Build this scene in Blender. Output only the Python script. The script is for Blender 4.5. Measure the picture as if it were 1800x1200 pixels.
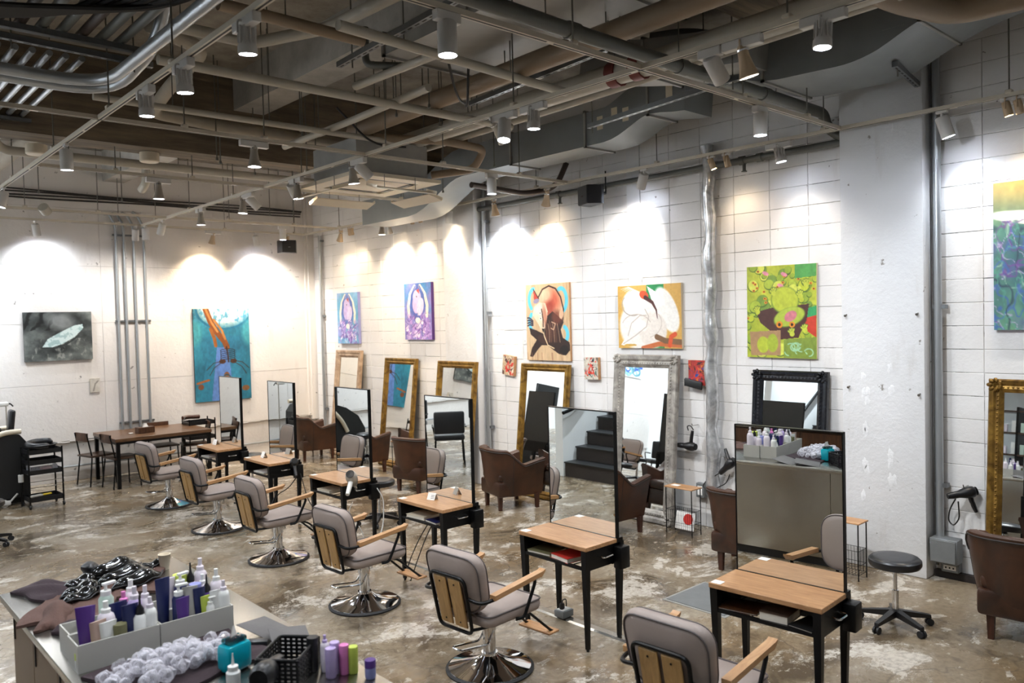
import bpy, bmesh, math, random
import numpy as np
from mathutils import Vector as V, Matrix

for o in list(bpy.data.objects): bpy.data.objects.remove(o)
rnd = random.Random(11)
S = bpy.context.scene
COL = S.collection
PI = math.pi

# ---------------------------------------------------------------- camera, world, exposure
cd = bpy.data.cameras.new('camera'); cam = bpy.data.objects.new('camera', cd); COL.objects.link(cam)
cd.sensor_width = 36; cd.lens = 28; cd.clip_start = .05
cd.dof.use_dof = True; cd.dof.focus_distance = 6.5; cd.dof.aperture_fstop = 2.4
r_, u_, b_ = V((.74023, -.67188, -.02522)), V((.03789, .00423, .99927)), V((-.67128, -.74065, .02859))
m = Matrix.Identity(4)
for i in range(3): m[i][0], m[i][1], m[i][2] = r_[i], u_[i], b_[i]
m.translation = V((0, 0, 2.36)); cam.matrix_world = m
S.camera = cam
w = bpy.data.worlds.new('world'); S.world = w; w.use_nodes = True
w.node_tree.nodes['Background'].inputs[0].default_value = (.5, .55, .6, 1)
w.node_tree.nodes['Background'].inputs[1].default_value = .05
vs = S.view_settings
vs.view_transform = 'Standard'; vs.look = 'None'; vs.gamma = 1; vs.use_curve_mapping = False
vs.exposure = 1.15
KW = 1.10     # lamp power scale
cy = S.cycles
cy.max_bounces = 6; cy.diffuse_bounces = 3; cy.glossy_bounces = 4; cy.transmission_bounces = 4; cy.transparent_max_bounces = 6
cy.caustics_reflective = False; cy.caustics_refractive = False; cy.use_adaptive_sampling = True; cy.adaptive_threshold = .05

# ---------------------------------------------------------------- node materials
MATS = {}
def srgb(c):
    if isinstance(c, str): c = [int(c[i:i+2], 16)/255 for i in (0, 2, 4)]
    return tuple(x/12.92 if x <= .04045 else ((x+.055)/1.055)**2.4 for x in c)
class NT:
    def __init__(s, name):
        s.m = bpy.data.materials.new(name); s.m.use_nodes = True; s.t = s.m.node_tree
        s.b = s.t.nodes['Principled BSDF']; s.co = None
    def n(s, ty, **kw):
        nd = s.t.nodes.new(ty)
        for k, v in kw.items():
            if hasattr(nd, k) and k not in nd.inputs: setattr(nd, k, v)
            else: nd.inputs[k].default_value = v
        return nd
    def l(s, a, b): s.t.links.new(a, b)
    def coord(s, scale=(1, 1, 1), kind='Object'):
        tc = s.n('ShaderNodeTexCoord'); mp = s.n('ShaderNodeMapping'); mp.inputs['Scale'].default_value = scale
        s.l(tc.outputs[kind], mp.inputs[0]); return mp.outputs[0]
    def noise(s, co, scale, detail=4, rough=.55, dist=0):
        nd = s.n('ShaderNodeTexNoise'); nd.inputs['Scale'].default_value = scale; nd.inputs['Detail'].default_value = detail
        nd.inputs['Roughness'].default_value = rough; nd.inputs['Distortion'].default_value = dist
        s.l(co, nd.inputs['Vector']); return nd.outputs[0]
    def ramp(s, fac, stops):
        nd = s.n('ShaderNodeValToRGB'); e = nd.color_ramp.elements
        while len(e) < len(stops): e.new(.5)
        for i, (p, c) in enumerate(stops):
            e[i].position = p; e[i].color = (c, c, c, 1) if isinstance(c, (int, float)) else (*c, 1)
        s.l(fac, nd.inputs[0]); return nd.outputs[0]
    def mix(s, fac, a, b, blend='MIX'):
        nd = s.n('ShaderNodeMix', data_type='RGBA', blend_type=blend)
        for k, x in ((0, fac), (6, a), (7, b)):
            if hasattr(x, 'is_linked') or hasattr(x, 'links'): s.l(x, nd.inputs[k])
            elif k == 0: nd.inputs[0].default_value = x
            else: nd.inputs[k].default_value = (*x, 1)
        return nd.outputs[2]
    def bump(s, h, strength=.3, dist=.01):
        nd = s.n('ShaderNodeBump'); nd.inputs['Strength'].default_value = strength; nd.inputs['Distance'].default_value = dist
        s.l(h, nd.inputs['Height']); s.l(nd.outputs[0], s.b.inputs['Normal'])
    def out(s, col=None, rough=None, metal=None):
        for k, x in (('Base Color', col), ('Roughness', rough), ('Metallic', metal)):
            if x is None: continue
            if hasattr(x, 'links'): s.l(x, s.b.inputs[k])
            else: s.b.inputs[k].default_value = (*x, 1) if k == 'Base Color' else x
        MATS[s.m.name] = s.m; return s.m
def simple(name, col, rough=.5, metal=0, var=.12, scale=20, bump=0, spec=None):
    t = NT(name); c = srgb(col); co = t.coord()
    f = t.noise(co, scale, 3)
    a = tuple(x*(1-var) for x in c); b = tuple(min(1, x*(1+var)) for x in c)
    t.out(t.mix(f, a, b), rough, metal)
    if bump: t.bump(t.noise(co, scale*4, 4), bump, .004)
    if spec is not None: t.b.inputs['Specular IOR Level'].default_value = spec
    return t.m
def emit(name, col, st):
    t = NT(name); t.b.inputs['Emission Color'].default_value = (*srgb(col), 1); t.b.inputs['Emission Strength'].default_value = st; t.m.cycles.emission_sampling = 'NONE'
    return t.out(srgb(col), .5)
def glassy(name, col, rough=.08, trans=1.0):
    t = NT(name); t.b.inputs['Transmission Weight'].default_value = trans; t.b.inputs['IOR'].default_value = 1.45
    return t.out(srgb(col), rough)

def painted_wall(name, base, spot_amt=.66, bump=.35, tint=None, stains=True):
    t = NT(name); co = t.coord(kind='Generated') if False else t.n('ShaderNodeNewGeometry').outputs['Position']
    big = t.noise(co, 1.1, 2); c = t.mix(t.ramp(big, [(.3, 0), (.7, 1)]), tuple(x*.9 for x in base), base)
    # flaked paint specks and dirt streaks with their own shape
    sp = t.ramp(t.noise(co, 9, 4, .62), [(spot_amt, 0), (spot_amt+.03, 1)])
    c = t.mix(sp, c, (.30, .28, .26))
    if stains:
        mp = t.n('ShaderNodeMapping'); mp.inputs['Scale'].default_value = (2.2, 2.2, .45); t.l(co, mp.inputs[0])
        st = t.ramp(t.noise(mp.outputs[0], 1.7, 4, .65), [(.60, 0), (.72, .30)])
        c = t.mix(st, c, (.50, .46, .42))
    t.out(c, .62)
    nb = t.noise(co, 14, 4, .65); t.bump(nb, bump, .02)
    return t.m
painted_wall('block_paint', (.82, .81, .805), .70, .2)
painted_wall('plaster_paint', (.82, .785, .755), .685, .25)
painted_wall('pillar_paint', (.80, .805, .82), .69, .25)
painted_wall('plain_paint', (.82, .85, .86), .80, .12, stains=False)
def joint_mat():
    t = NT('joint_mortar'); co = t.n('ShaderNodeNewGeometry').outputs['Position']
    f = t.ramp(t.noise(co, 2.4, 7, .75), [(.50, 0), (.57, 1)])
    t.out(t.mix(f, (.60, .58, .56), (.06, .055, .05)), .8); return t.m
joint_mat()
def floor_mat():
    t = NT('worn_concrete'); co = t.n('ShaderNodeNewGeometry').outputs['Position']
    n1 = t.noise(co, .42, 3, .55, .2)
    c = t.mix(t.ramp(n1, [(.34, 0), (.66, 1)]), srgb('6f5d45'), srgb('968a77'))
    n3 = t.noise(co, .7, 4, .6, .5)
    c = t.mix(t.ramp(n3, [(.50, 0), (.66, .6)]), c, srgb('7b5f3a'))
    n2 = t.noise(co, 1.3, 6, .62, .9)
    c = t.mix(t.ramp(n2, [(.38, .85), (.49, 0)]), c, srgb('4e4234'))
    mp = t.n('ShaderNodeMapping'); mp.inputs['Scale'].default_value = (1, 1.35, 1); mp.inputs['Location'].default_value = (3.3, 1.7, 0); t.l(co, mp.inputs[0])
    n4 = t.noise(mp.outputs[0], 1.35, 8, .70, .35)
    fl = t.ramp(n4, [(.565, 0), (.58, .85)])                       # flaked remains of pale paint
    rim = t.ramp(n4, [(.535, 0), (.541, .5), (.549, .5), (.556, 0)])   # pale tide lines
    n5 = t.noise(mp.outputs[0], 5.2, 6, .72, .4)
    fl2 = t.ramp(n5, [(.60, 0), (.612, .75)])
    c = t.mix(rim, c, srgb('b5ac9e')); c = t.mix(fl, c, srgb('c8c0b4')); c = t.mix(fl2, c, srgb('b9b1a4'))
    n6 = t.noise(co, 24, 4, .7); c = t.mix(t.ramp(n6, [(.38, .45), (.56, 0)]), c, srgb('544633'))
    vo = t.n('ShaderNodeTexVoronoi', feature='DISTANCE_TO_EDGE'); vo.inputs['Scale'].default_value = .55
    wv = t.n('ShaderNodeVectorMath', operation='ADD'); t.l(co, wv.inputs[0]); nz = t.n('ShaderNodeTexNoise'); nz.inputs['Scale'].default_value = 1.6; nz.inputs['Detail'].default_value = 3; t.l(co, nz.inputs['Vector']); t.l(nz.outputs['Color'], wv.inputs[1]); t.l(wv.outputs[0], vo.inputs['Vector'])
    c = t.mix(t.ramp(vo.outputs['Distance'], [(.0, .6), (.006, 0)]), c, srgb('4a4036'))
    t.out(c, t.ramp(n2, [(.35, .16), (.65, .36)])); t.b.inputs['Specular IOR Level'].default_value = .6
    t.bump(t.noise(co, 7, 3, .6), .10, .01); return t.m
floor_mat()
def concrete(name, a, b, board=True):
    t = NT(name); co = t.n('ShaderNodeNewGeometry').outputs['Position']
    mp = t.n('ShaderNodeMapping'); mp.inputs['Scale'].default_value = (.6, 6, 6) if board else (2, 2, 2); t.l(co, mp.inputs[0])
    n = t.noise(mp.outputs[0], 1.6, 5, .65)
    t.out(t.mix(t.ramp(n, [(.3, 0), (.72, 1)]), srgb(a), srgb(b)), .8); t.bump(n, .4, .02); return t.m
concrete('board_concrete', '4a4136', '8a7a64'); concrete('slab_concrete', '7d766c', 'b0aa9f', False); concrete('beam_concrete', '9a968f', 'c0bcb5', False)
def wood(name, a, b, sc=(1, 9, 9), rough=.4, bump=.12):
    t = NT(name); co = t.coord(sc)
    n = t.noise(co, 3.2, 8, .65, 1.4); n2 = t.noise(t.coord(tuple(x*6 for x in sc)), 3, 3)
    c = t.mix(t.ramp(n, [(.3, 0), (.7, 1)]), srgb(a), srgb(b)); c = t.mix(.18, c, n2, 'OVERLAY') if False else c
    t.out(c, rough); t.bump(n, bump, .004); return t.m
wood('oak', '9c7048', 'c4966a', (9, 1, 9)); wood('oak_x', 'a1754c', 'c59a6d', (1, 9, 9)); wood('slat_wood', '94703f', 'b9935e', (9, 9, 1))
wood('dark_wood', '22160f', '49301e', (1.4, 14, 9), .3); wood('walnut', '2e1a0e', '58351c', (9, 9, 1)); wood('table_wood', '432d1d', '775639', (1, 10, 8), .28)
wood('leg_wood', '2c1710', '4d2a1b', (9, 9, 1), .35)
def leather():
    t = NT('brown_leather'); co = t.coord(); n = t.noise(co, 3.2, 7, .62, .6); n2 = t.noise(co, 1.3, 3)
    c = t.mix(t.ramp(n, [(.28, 0), (.74, 1)]), srgb('20120b'), srgb('4e2e1c')); c = t.mix(t.ramp(n2, [(.55, 0), (.8, .5)]), c, srgb('6b4126'))
    t.out(c, t.ramp(n, [(.3, .30), (.7, .48)])); t.bump(t.noise(co, 22, 6, .7), .22, .004); return t.m
leather()
simple('grey_vinyl', '998b84', .5, var=.1, scale=3, bump=.06)
simple('piping_dark', '544c4c', .5); simple('black_metal', '141415', .38, .6, .2); simple('black_plastic', '131316', .35, 0, .2)
simple('black_vinyl', '1a1b1f', .32, 0, .2, 6, .05); simple('rubber', '17171a', .6); simple('black_panel', '1b1c1d', .45)
simple('chrome', 'd8d8da', .06, 1, .03); simple('steel', 'b4b1aa', .26, 1, .06, 6); simple('galv', 'a09f9b', .45, .3, .22, 5, .05)
simple('strut_steel', '7b7f82', .4, .8, .15); simple('rod_steel', '77756f', .45, .7)
simple('duct_zinc', '85898a', .5, .3, .22, 2.5, .04); simple('pvc_white', 'b9b3a6', .5, 0, .1, 3); simple('pipe_tan', '8f7c66', .55, 0, .15, 4)
simple('pipe_wrap', 'a89f90', .75, 0, .18, 6, .4); simple('grey_pipe', '63645f', .5, .2, .15, 4); simple('dark_pipe', '3a2d27', .5); simple('red_clamp', '6e2f2a', .5)
simple('lamp_white', 'd6d3cf', .4, 0, .03); simple('lamp_tan', 'c3ab8c', .4, 0, .05); simple('lamp_silver', 'b8b2a8', .3, .5, .05); simple('track_white', 'cfc6b6', .45, 0, .05)
simple('track_slot', '2a2724', .6); simple('conduit', 'a9adb0', .32, .6, .12, 4); simple('white_plastic', 'e4e3df', .4, 0, .03); simple('cream_plastic', 'dccfb8', .45, 0, .05)
simple('paper', 'eceae6', .7, 0, .03); simple('cable', '1d1b1a', .5); simple('white_cable', 'dcdcdc', .45)
simple('grey_box', 'b9b6ae', .55, 0, .05, 3); simple('box_metal', '777a7b', .5, .3, .2, 8); simple('towel', '573e36', .9, 0, .2, 30, .6); simple('towel_dark', '33252a', .9, 0, .2, 30, .6)
simple('grey_cloth', '63605f', .85, 0, .15, 20, .3); simple('glove_black', '0c0b0b', .14, 0, .2)
simple('lilac', 'b7a3cf', .4); simple('lilac_pale', 'dcd2da', .4, 0, .04); simple('violet', '51307f', .35); simple('navy', '1b2352', .35); simple('lime', 'bccb54', .4); simple('pink', 'd77bb5', .4); simple('mint', 'b9cdbf', .4); simple('khaki', '6d6a4a', .45); simple('skin_tube', 'b69a8c', .45); simple('periwinkle', '8f93c9', .4)
simple('teal_plastic', '0fa3b5', .15); simple('yellow', 'e2c22a', .5); simple('red_paint', 'c2322a', .5); simple('cushion_red', '8a4a3e', .7); simple('book_cover', '4a3a30', .4); simple('book_pages', 'ded6c8', .7)
simple('cabinet_wood', '7d6a58', .5, 0, .15, 3); simple('dark_foot', '2a2320', .7, 0, .3, 8)
def worn_metal(name, a, b, edge, rough=.35, metal=.6):
    t = NT(name); co = t.coord(); n = t.noise(co, 7, 7, .65, .8)
    t.out(t.mix(t.ramp(n, [(.35, 0), (.65, 1)]), srgb(a), srgb(b)), rough, metal); t.bump(t.noise(co, 30, 4), .25, .004); return t.m
worn_metal('gold_frame', '5a3f17', 'a5803a', None); worn_metal('silver_frame', '7a7671', 'b7b2aa', None, .45, .3); worn_metal('black_frame', '0d0e12', '23252c', None, .25, .2); worn_metal('beige_frame', '8c735d', 'c0a68c', None, .6, 0)
worn_metal('foil', '9d9fa2', 'e0e2e4', None, .25, .6)
MATS['foil'].node_tree.nodes['Bump'].inputs['Strength'].default_value = .9
t = NT('mirror'); t.out((.88, .91, .90), .0, 1)
glassy('teal_glass', '3fc6d2', .05)
t = NT('clear_film'); tr = t.n('ShaderNodeBsdfTransparent'); mx = t.n('ShaderNodeMixShader'); lw = t.n('ShaderNodeLayerWeight'); lw.inputs[0].default_value = .45
rp = t.ramp(lw.outputs['Facing'], [(.0, .10), (1, .70)]); t.l(rp, mx.inputs[0]); t.l(tr.outputs[0], mx.inputs[1]); t.out(srgb('efecf4'), .12); t.l(t.b.outputs[0], mx.inputs[2]); t.l(mx.outputs[0], t.t.nodes['Material Output'].inputs[0])
emit('lens_cool', 'e4edff', 40); emit('lens_warm', 'ffe6c0', 30); simple('lens_off', '8f8b84', .2, .3)
t = NT('art'); at = t.n('ShaderNodeAttribute', attribute_name='Col'); t.out(at.outputs['Color'], .5)

# ---------------------------------------------------------------- mesh helpers
def frame_from(d):
    d = V(d).normalized(); a = V((0, 0, 1)) if abs(d.z) < .95 else V((1, 0, 0))
    x = a.cross(d).normalized(); y = d.cross(x); return x, y, d
class MB:
    def __init__(s): s.v = []; s.f = []; s.s = []
    def add(s, vs, fs, sm=False, M=None):
        n = len(s.v)
        s.v += [tuple(M @ V(p)) if M else tuple(p) for p in vs]
        s.f += [[i+n for i in f] for f in fs]; s.s += [sm]*len(fs); return s
    def box(s, c, d, M=None):
        x, y, z = (q/2 for q in d); X, Y, Z = c
        vs = [(X+i*x, Y+j*y, Z+k*z) for i in (-1, 1) for j in (-1, 1) for k in (-1, 1)]
        return s.add(vs, [(0, 1, 3, 2), (4, 6, 7, 5), (0, 4, 5, 1), (2, 3, 7, 6), (0, 2, 6, 4), (1, 5, 7, 3)], False, M)
    def b2(s, a, b, M=None): return s.box([(p+q)/2 for p, q in zip(a, b)], [abs(q-p) for p, q in zip(a, b)], M)
    def rbox(s, c, d, r, seg=2, M=None, fn=None):
        bm = bmesh.new(); bmesh.ops.create_cube(bm, size=1)
        bmesh.ops.scale(bm, vec=d, verts=bm.verts)
        bmesh.ops.bevel(bm, geom=bm.edges[:], offset=r, segments=seg, profile=.5, affect='EDGES')
        vs = [V(v.co)+V(c) for v in bm.verts]
        if fn: vs = [V(fn(v)) for v in vs]
        bm.verts.index_update(); fs = [[v.index for v in f.verts] for f in bm.faces]; bm.free()
        return s.add(vs, fs, True, M)
    def cyl(s, a, b, r, r2=None, n=12, caps=True, M=None):
        a, b = V(a), V(b); r2 = r if r2 is None else r2; x, y, d = frame_from(b-a)
        vs = []
        for p, q in ((a, r), (b, r2)):
            vs += [p + x*q*math.cos(2*PI*i/n) + y*q*math.sin(2*PI*i/n) for i in range(n)]
        s.add(vs, [(i, (i+1) % n, n+(i+1) % n, n+i) for i in range(n)], True, M)
        if caps: s.add(vs, [tuple(range(n))[::-1], tuple(range(n, 2*n))], False, M)
        return s
    def lathe(s, prof, n=20, M=None, caps=True):
        vs = [(r*math.cos(2*PI*i/n), r*math.sin(2*PI*i/n), z) for r, z in prof for i in range(n)]
        fs = [(k*n+i, k*n+(i+1) % n, (k+1)*n+(i+1) % n, (k+1)*n+i) for k in range(len(prof)-1) for i in range(n)]
        s.add(vs, fs, True, M)
        if caps:
            if prof[0][0] > 1e-4: s.add(vs[:n], [tuple(range(n))[::-1]], False, M)
            if prof[-1][0] > 1e-4: s.add(vs[-n:], [tuple(range(n))], False, M)
        return s
    def tube(s, pts, r, n=8, closed=False, M=None, rs=None):
        pts = [V(p) for p in pts]; N = len(pts); vs = []; px = None
        for i, p in enumerate(pts):
            if closed: d = pts[(i+1) % N]-pts[i-1]
            else: d = pts[min(i+1, N-1)]-pts[max(i-1, 0)]
            d = d.normalized()
            if px is None: x = frame_from(d)[0]
            else:
                x = px-d*px.dot(d)
                x = x.normalized() if x.length > 1e-5 else frame_from(d)[0]
            px = x; y = d.cross(x); q = rs[i] if rs else r
            vs += [p+x*q*math.cos(2*PI*k/n)+y*q*math.sin(2*PI*k/n) for k in range(n)]
        R = N if closed else N-1
        s.add(vs, [(i*n+k, i*n+(k+1) % n, ((i+1) % N)*n+(k+1) % n, ((i+1) % N)*n+k) for i in range(R) for k in range(n)], True, M)
        if not closed: s.add(vs, [tuple(range(n))[::-1], tuple(range((N-1)*n, N*n))], False, M)
        return s
    def sweep(s, pts, wd, ht, side=(1, 0, 0), M=None):
        """rectangular duct section swept along pts; side = fixed width direction"""
        sd = V(side).normalized(); pts = [V(p) for p in pts]; vs = []; N = len(pts)
        for i, p in enumerate(pts):
            d = (pts[min(i+1, N-1)]-pts[max(i-1, 0)]).normalized(); up = d.cross(sd).normalized()
            ww = wd[i] if isinstance(wd, (list, tuple)) else wd; hh = ht[i] if isinstance(ht, (list, tuple)) else ht
            vs += [p+sd*a*ww/2+up*b*hh/2 for a, b in ((-1, -1), (1, -1), (1, 1), (-1, 1))]
        s.add(vs, [(i*4+k, i*4+(k+1) % 4, (i+1)*4+(k+1) % 4, (i+1)*4+k) for i in range(N-1) for k in range(4)], True, M)
        return s.add(vs, [(3, 2, 1, 0), tuple((N-1)*4+k for k in range(4))], False, M)
    def slab(s, out, t0, t1, e, ax=0, M=None, fn=None):
        """cushion: closed 2-D outline thickened along axis ax with rounded rims"""
        cx = sum(p[0] for p in out)/len(out); cy = sum(p[1] for p in out)/len(out); n = len(out); vs = []
        hs = max(abs(p[0]-cx) for p in out); ht = max(abs(p[1]-cy) for p in out)
        prof = [(t0, .55), (t0+.0, .9*1)]
        L = [(t0-.012, hs*.5), (t0-.006, e*1.6), (t0, e*.9), (t0+e*.3, e*.3), (t0+e, 0), ((t0+t1)/2, -.002), (t1-e, 0), (t1-e*.3, e*.3), (t1, e*.9), (t1+.006, e*1.6), (t1+.012, hs*.5)]
        for h, q in L:
            for p in out:
                a, b = cx+(p[0]-cx)*(1-q/hs), cy+(p[1]-cy)*(1-q/ht); w_ = [a, b]; w_.insert(ax, h); vs.append(tuple(fn(V(w_))) if fn else tuple(w_))
        K = len(L); fs = [(k*n+i, k*n+(i+1) % n, (k+1)*n+(i+1) % n, (k+1)*n+i) for k in range(K-1) for i in range(n)]
        return s.add(vs, fs+[tuple(range(n))[::-1], tuple(range((K-1)*n, K*n))], True, M)
    def prism(s, poly, axis, a, b, M=None):
        n = len(poly)
        def P(p, h): q = list(p); q.insert(axis, h); return q
        vs = [P(p, a) for p in poly]+[P(p, b) for p in poly]
        return s.add(vs, [tuple(range(n))[::-1], tuple(range(n, 2*n))]+[(i, (i+1) % n, n+(i+1) % n, n+i) for i in range(n)], False, M)
    def mesh(s, name, mat):
        me = bpy.data.meshes.new(name); me.from_pydata([tuple(p) for p in s.v], [], s.f)
        me.polygons.foreach_set('use_smooth', s.s)
        bm = bmesh.new(); bm.from_mesh(me); bmesh.ops.recalc_face_normals(bm, faces=bm.faces[:]); bm.to_mesh(me); bm.free()
        if any(s.s): me.set_sharp_from_angle(angle=math.radians(42))
        me.materials.append(MATS[mat]); me.update(); return me
    def build(s, name, mat, parent=None, loc=(0, 0, 0), rz=0):
        return place(name, s.mesh(name, mat), parent, loc, rz)
def place(name, me, parent=None, loc=(0, 0, 0), rz=0):
    o = bpy.data.objects.new(name, me); COL.objects.link(o); o.location = loc; o.rotation_euler = (0, 0, rz)
    if parent: o.parent = parent
    return o
def tag(o, label=None, cat=None, group=None, kind=None):
    for k, v in (('label', label), ('category', cat), ('group', group), ('kind', kind)):
        if v: o[k] = v
    return o
def thing(name, label, cat, loc=(0, 0, 0), rz=0, group=None):
    o = bpy.data.objects.new(name, None); COL.objects.link(o); o.empty_display_size = .1
    o.location = loc; o.rotation_euler = (0, 0, rz); return tag(o, label, cat, group)
def copy_tree(o, parent=None):
    c = o.copy(); COL.objects.link(c); c.parent = parent
    for ch in list(o.children): copy_tree(ch, c)
    return c
def fil(pts, r=.05, n=5, closed=False):
    """round the corners of a polyline"""
    pts = [V(p) for p in pts]; N = len(pts); out = []
    for i, p in enumerate(pts):
        if not closed and i in (0, N-1): out.append(p); continue
        a, b = pts[i-1]-p, pts[(i+1) % N]-p; k = min(r, a.length*.49, b.length*.49)
        s0, s1 = p+a.normalized()*k, p+b.normalized()*k
        for j in range(n+1):
            t = j/n; out.append(s0*(1-t)**2+p*2*t*(1-t)+s1*t*t)
    return out
ORD = ['first', 'second', 'third', 'fourth', 'fifth', 'sixth', 'seventh', 'eighth', 'ninth', 'tenth', 'eleventh', 'twelfth', 'thirteenth', 'fourteenth', 'fifteenth', 'sixteenth', 'seventeenth', 'eighteenth']
# ---------------------------------------------------------------- the room
def struct(name, mb, mat, **k): return tag(mb.build(name, mat, **k), kind='structure')
ZC = 5.2
def roof_at(x, y):
    """underside of slab or beam above a point"""
    if 8.83 <= y <= 9.22: return 4.27
    if 2.75 <= y <= 3.38: return 4.62
    if 3.38 < y < 8.83 and (3.83 <= x <= 4.19 or .5 <= x <= .85): return 4.8
    if y > 9.22 and (3.8 <= x <= 4.12 or .9 <= x <= 1.2): return 4.72
    return ZC
floor = struct('floor', MB().b2((-3.4, -2.2, -.2), (7.7, 14.2, 0)), 'worn_concrete')
ceil = struct('ceiling', MB().b2((-3.4, -2.2, ZC), (7.7, 14.2, ZC+.2)), 'slab_concrete')
for a, b, mt in (((-3.2, 8.83, 4.27), (7.46, 9.22, ZC), 'board_concrete'), ((-3.2, 2.75, 4.62), (7.46, 3.38, ZC), 'board_concrete'),
                 ((3.83, 3.38, 4.8), (4.19, 8.83, ZC), 'beam_concrete'), ((3.8, 9.22, 4.72), (4.12, 13.86, ZC), 'beam_concrete'),
                 ((.5, 3.38, 4.8), (.85, 8.83, ZC), 'beam_concrete'), ((.9, 9.22, 4.72), (1.2, 13.86, ZC), 'beam_concrete')):
    MB().b2(a, b).build('beam', mt, ceil)
# right wall: painted concrete blocks in three bays, two pillars
wr = struct('wall_right', MB().b2((7.462, -2.2, 0), (7.7, 14.2, ZC)), 'joint_mortar')
def block_bay(cols, z0=0., rows=23, h=.2):
    cache = {}
    for (y0, y1) in cols:
        wd = round(y1-y0, 3)
        if wd not in cache:
            a, c, g = wd/2-.0022, .003, h/2-.0022
            vs = [(.03, -a, -g), (.03, a, -g), (.03, a, g), (.03, -a, g), (c, -a, -g), (c, a, -g), (c, a, g), (c, -a, g),
                  (0, -a+c, -g+c), (0, a-c, -g+c), (0, a-c, g-c), (0, -a+c, g-c)]
            fs = [(8, 9, 10, 11)]+[(4+i, 4+(i+1) % 4, 8+(i+1) % 4, 8+i) for i in range(4)]+[(i, (i+1) % 4, 4+(i+1) % 4, 4+i) for i in range(4)]
            cache[wd] = MB().add(vs, fs).mesh('block', 'block_paint')
        for r in range(rows):
            place('block', cache[wd], wr, (7.4555+rnd.uniform(-.002, .002), (y0+y1)/2, z0+h*(r+.5)))
def cols(y0, y1, n): return [(y0+(y1-y0)*i/n, y0+(y1-y0)*(i+1)/n) for i in range(n)]
block_bay(cols(9.48, 13.88, 11)); block_bay(cols(6.12, 8.75, 7)); block_bay(cols(3.43, 5.92, 6)); block_bay(cols(.3, 2.7, 6))
for y0, y1 in ((9.48, 13.88), (3.43, 8.75), (.3, 2.7)): MB().b2((7.45, y0, 4.603), (7.475, y1, ZC)).build('plaster_band', 'block_paint', wr)
MB().b2((7.447, 5.925, 0), (7.475, 6.115, 4.6)).build('smooth_strip', 'pillar_paint', wr)
for y0, y1 in ((2.70, 3.43), (8.75, 9.48)):
    MB().rbox((7.365, (y0+y1)/2, ZC/2), (.23, y1-y0, ZC), .012, 2).build('pillar', 'pillar_paint', wr)
for y, z in ((3.38, 2.32), (2.75, 2.32), (3.36, 1.66), (2.74, 1.62)): MB().cyl((7.255, y, z), (7.22, y, z-.01), .006, n=6).cyl((7.222, y, z-.01), (7.215, y, z-.012), .012, n=6).build('anchor_bolt', 'rod_steel', wr)
for k in range(15):
    y, z = rnd.choice((3.22, 2.98))+rnd.uniform(-.03, .03), rnd.uniform(.55, 1.85); q = random.Random(k); n_ = 10
    vs = [(7.252, y, z)]+[(7.252, y+q.uniform(.02, .05)*math.cos(a*2*PI/n_), z+q.uniform(.05, .10)*math.sin(a*2*PI/n_)) for a in range(n_)]
    vs += [(7.2475, y+q.uniform(.005, .02)*math.cos(a*2*PI/n_), z+q.uniform(.01, .05)*math.sin(a*2*PI/n_)) for a in range(n_)]
    MB().add(vs, [(1+a, 1+(a+1) % n_, 1+n_+(a+1) % n_, 1+n_+a) for a in range(n_)]+[tuple(range(1+n_, 1+2*n_))], True).build('plaster_scar', 'pillar_paint', wr)
MB().b2((7.40, .3, 0), (7.475, 2.69, .06)).build('foot_strip', 'dark_foot', wr)
# left (far) wall: cast panels above a recessed lower band
wl = struct('wall_left', MB().b2((-3.4, 13.9, 0), (7.7, 14.1, ZC)), 'plaster_paint')
xs = [7.33, 5.55, 3.72, 1.9, .1, -1.7, -3.2]; zs = [.63, 1.52, 2.46, 3.36, 4.26, ZC]
for i in range(len(xs)-1):
    for k in range(len(zs)-1):
        MB().b2((xs[i+1]+.0016, 13.855+rnd.uniform(-.002, .002), zs[k]+.0016), (xs[i]-.0016, 13.905, zs[k+1]-.0016)).build('panel', 'plaster_paint', wl)
lip = MB()
for i in range(90):
    x = 7.3-i*.116; lip.rbox((x, 13.868, .62+rnd.uniform(-.012, .006)), (.12, .026, .014+rnd.uniform(0, .01)), .005, 1)
lip.build('ragged_edge', 'plaster_paint', wl)
MB().b2((7.33, 13.78, .55), (7.46, 13.91, ZC)).build('corner_post', 'plaster_paint', wl)
MB().b2((7.28, 13.82, .62), (7.335, 13.9, ZC)).build('corner_trim', 'plaster_paint', wl)
MB().cyl((-1.5, 13.86, .245), (6.9, 13.86, .215), .017, n=8).build('wall_rail', 'conduit', wl)
wo = struct('wall_opposite', MB().b2((-3.4, -2.2, 0), (-3.2, 14.1, ZC)), 'plain_paint')
wb = struct('wall_back', MB().b2((-3.4, -2.2, 0), (7.7, -2.0, ZC)), 'plain_paint')
wp = struct('wall_stair', MB().b2((-3.2, 8.25, 0), (.32, 8.4, 4.27)), 'plain_paint')
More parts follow.
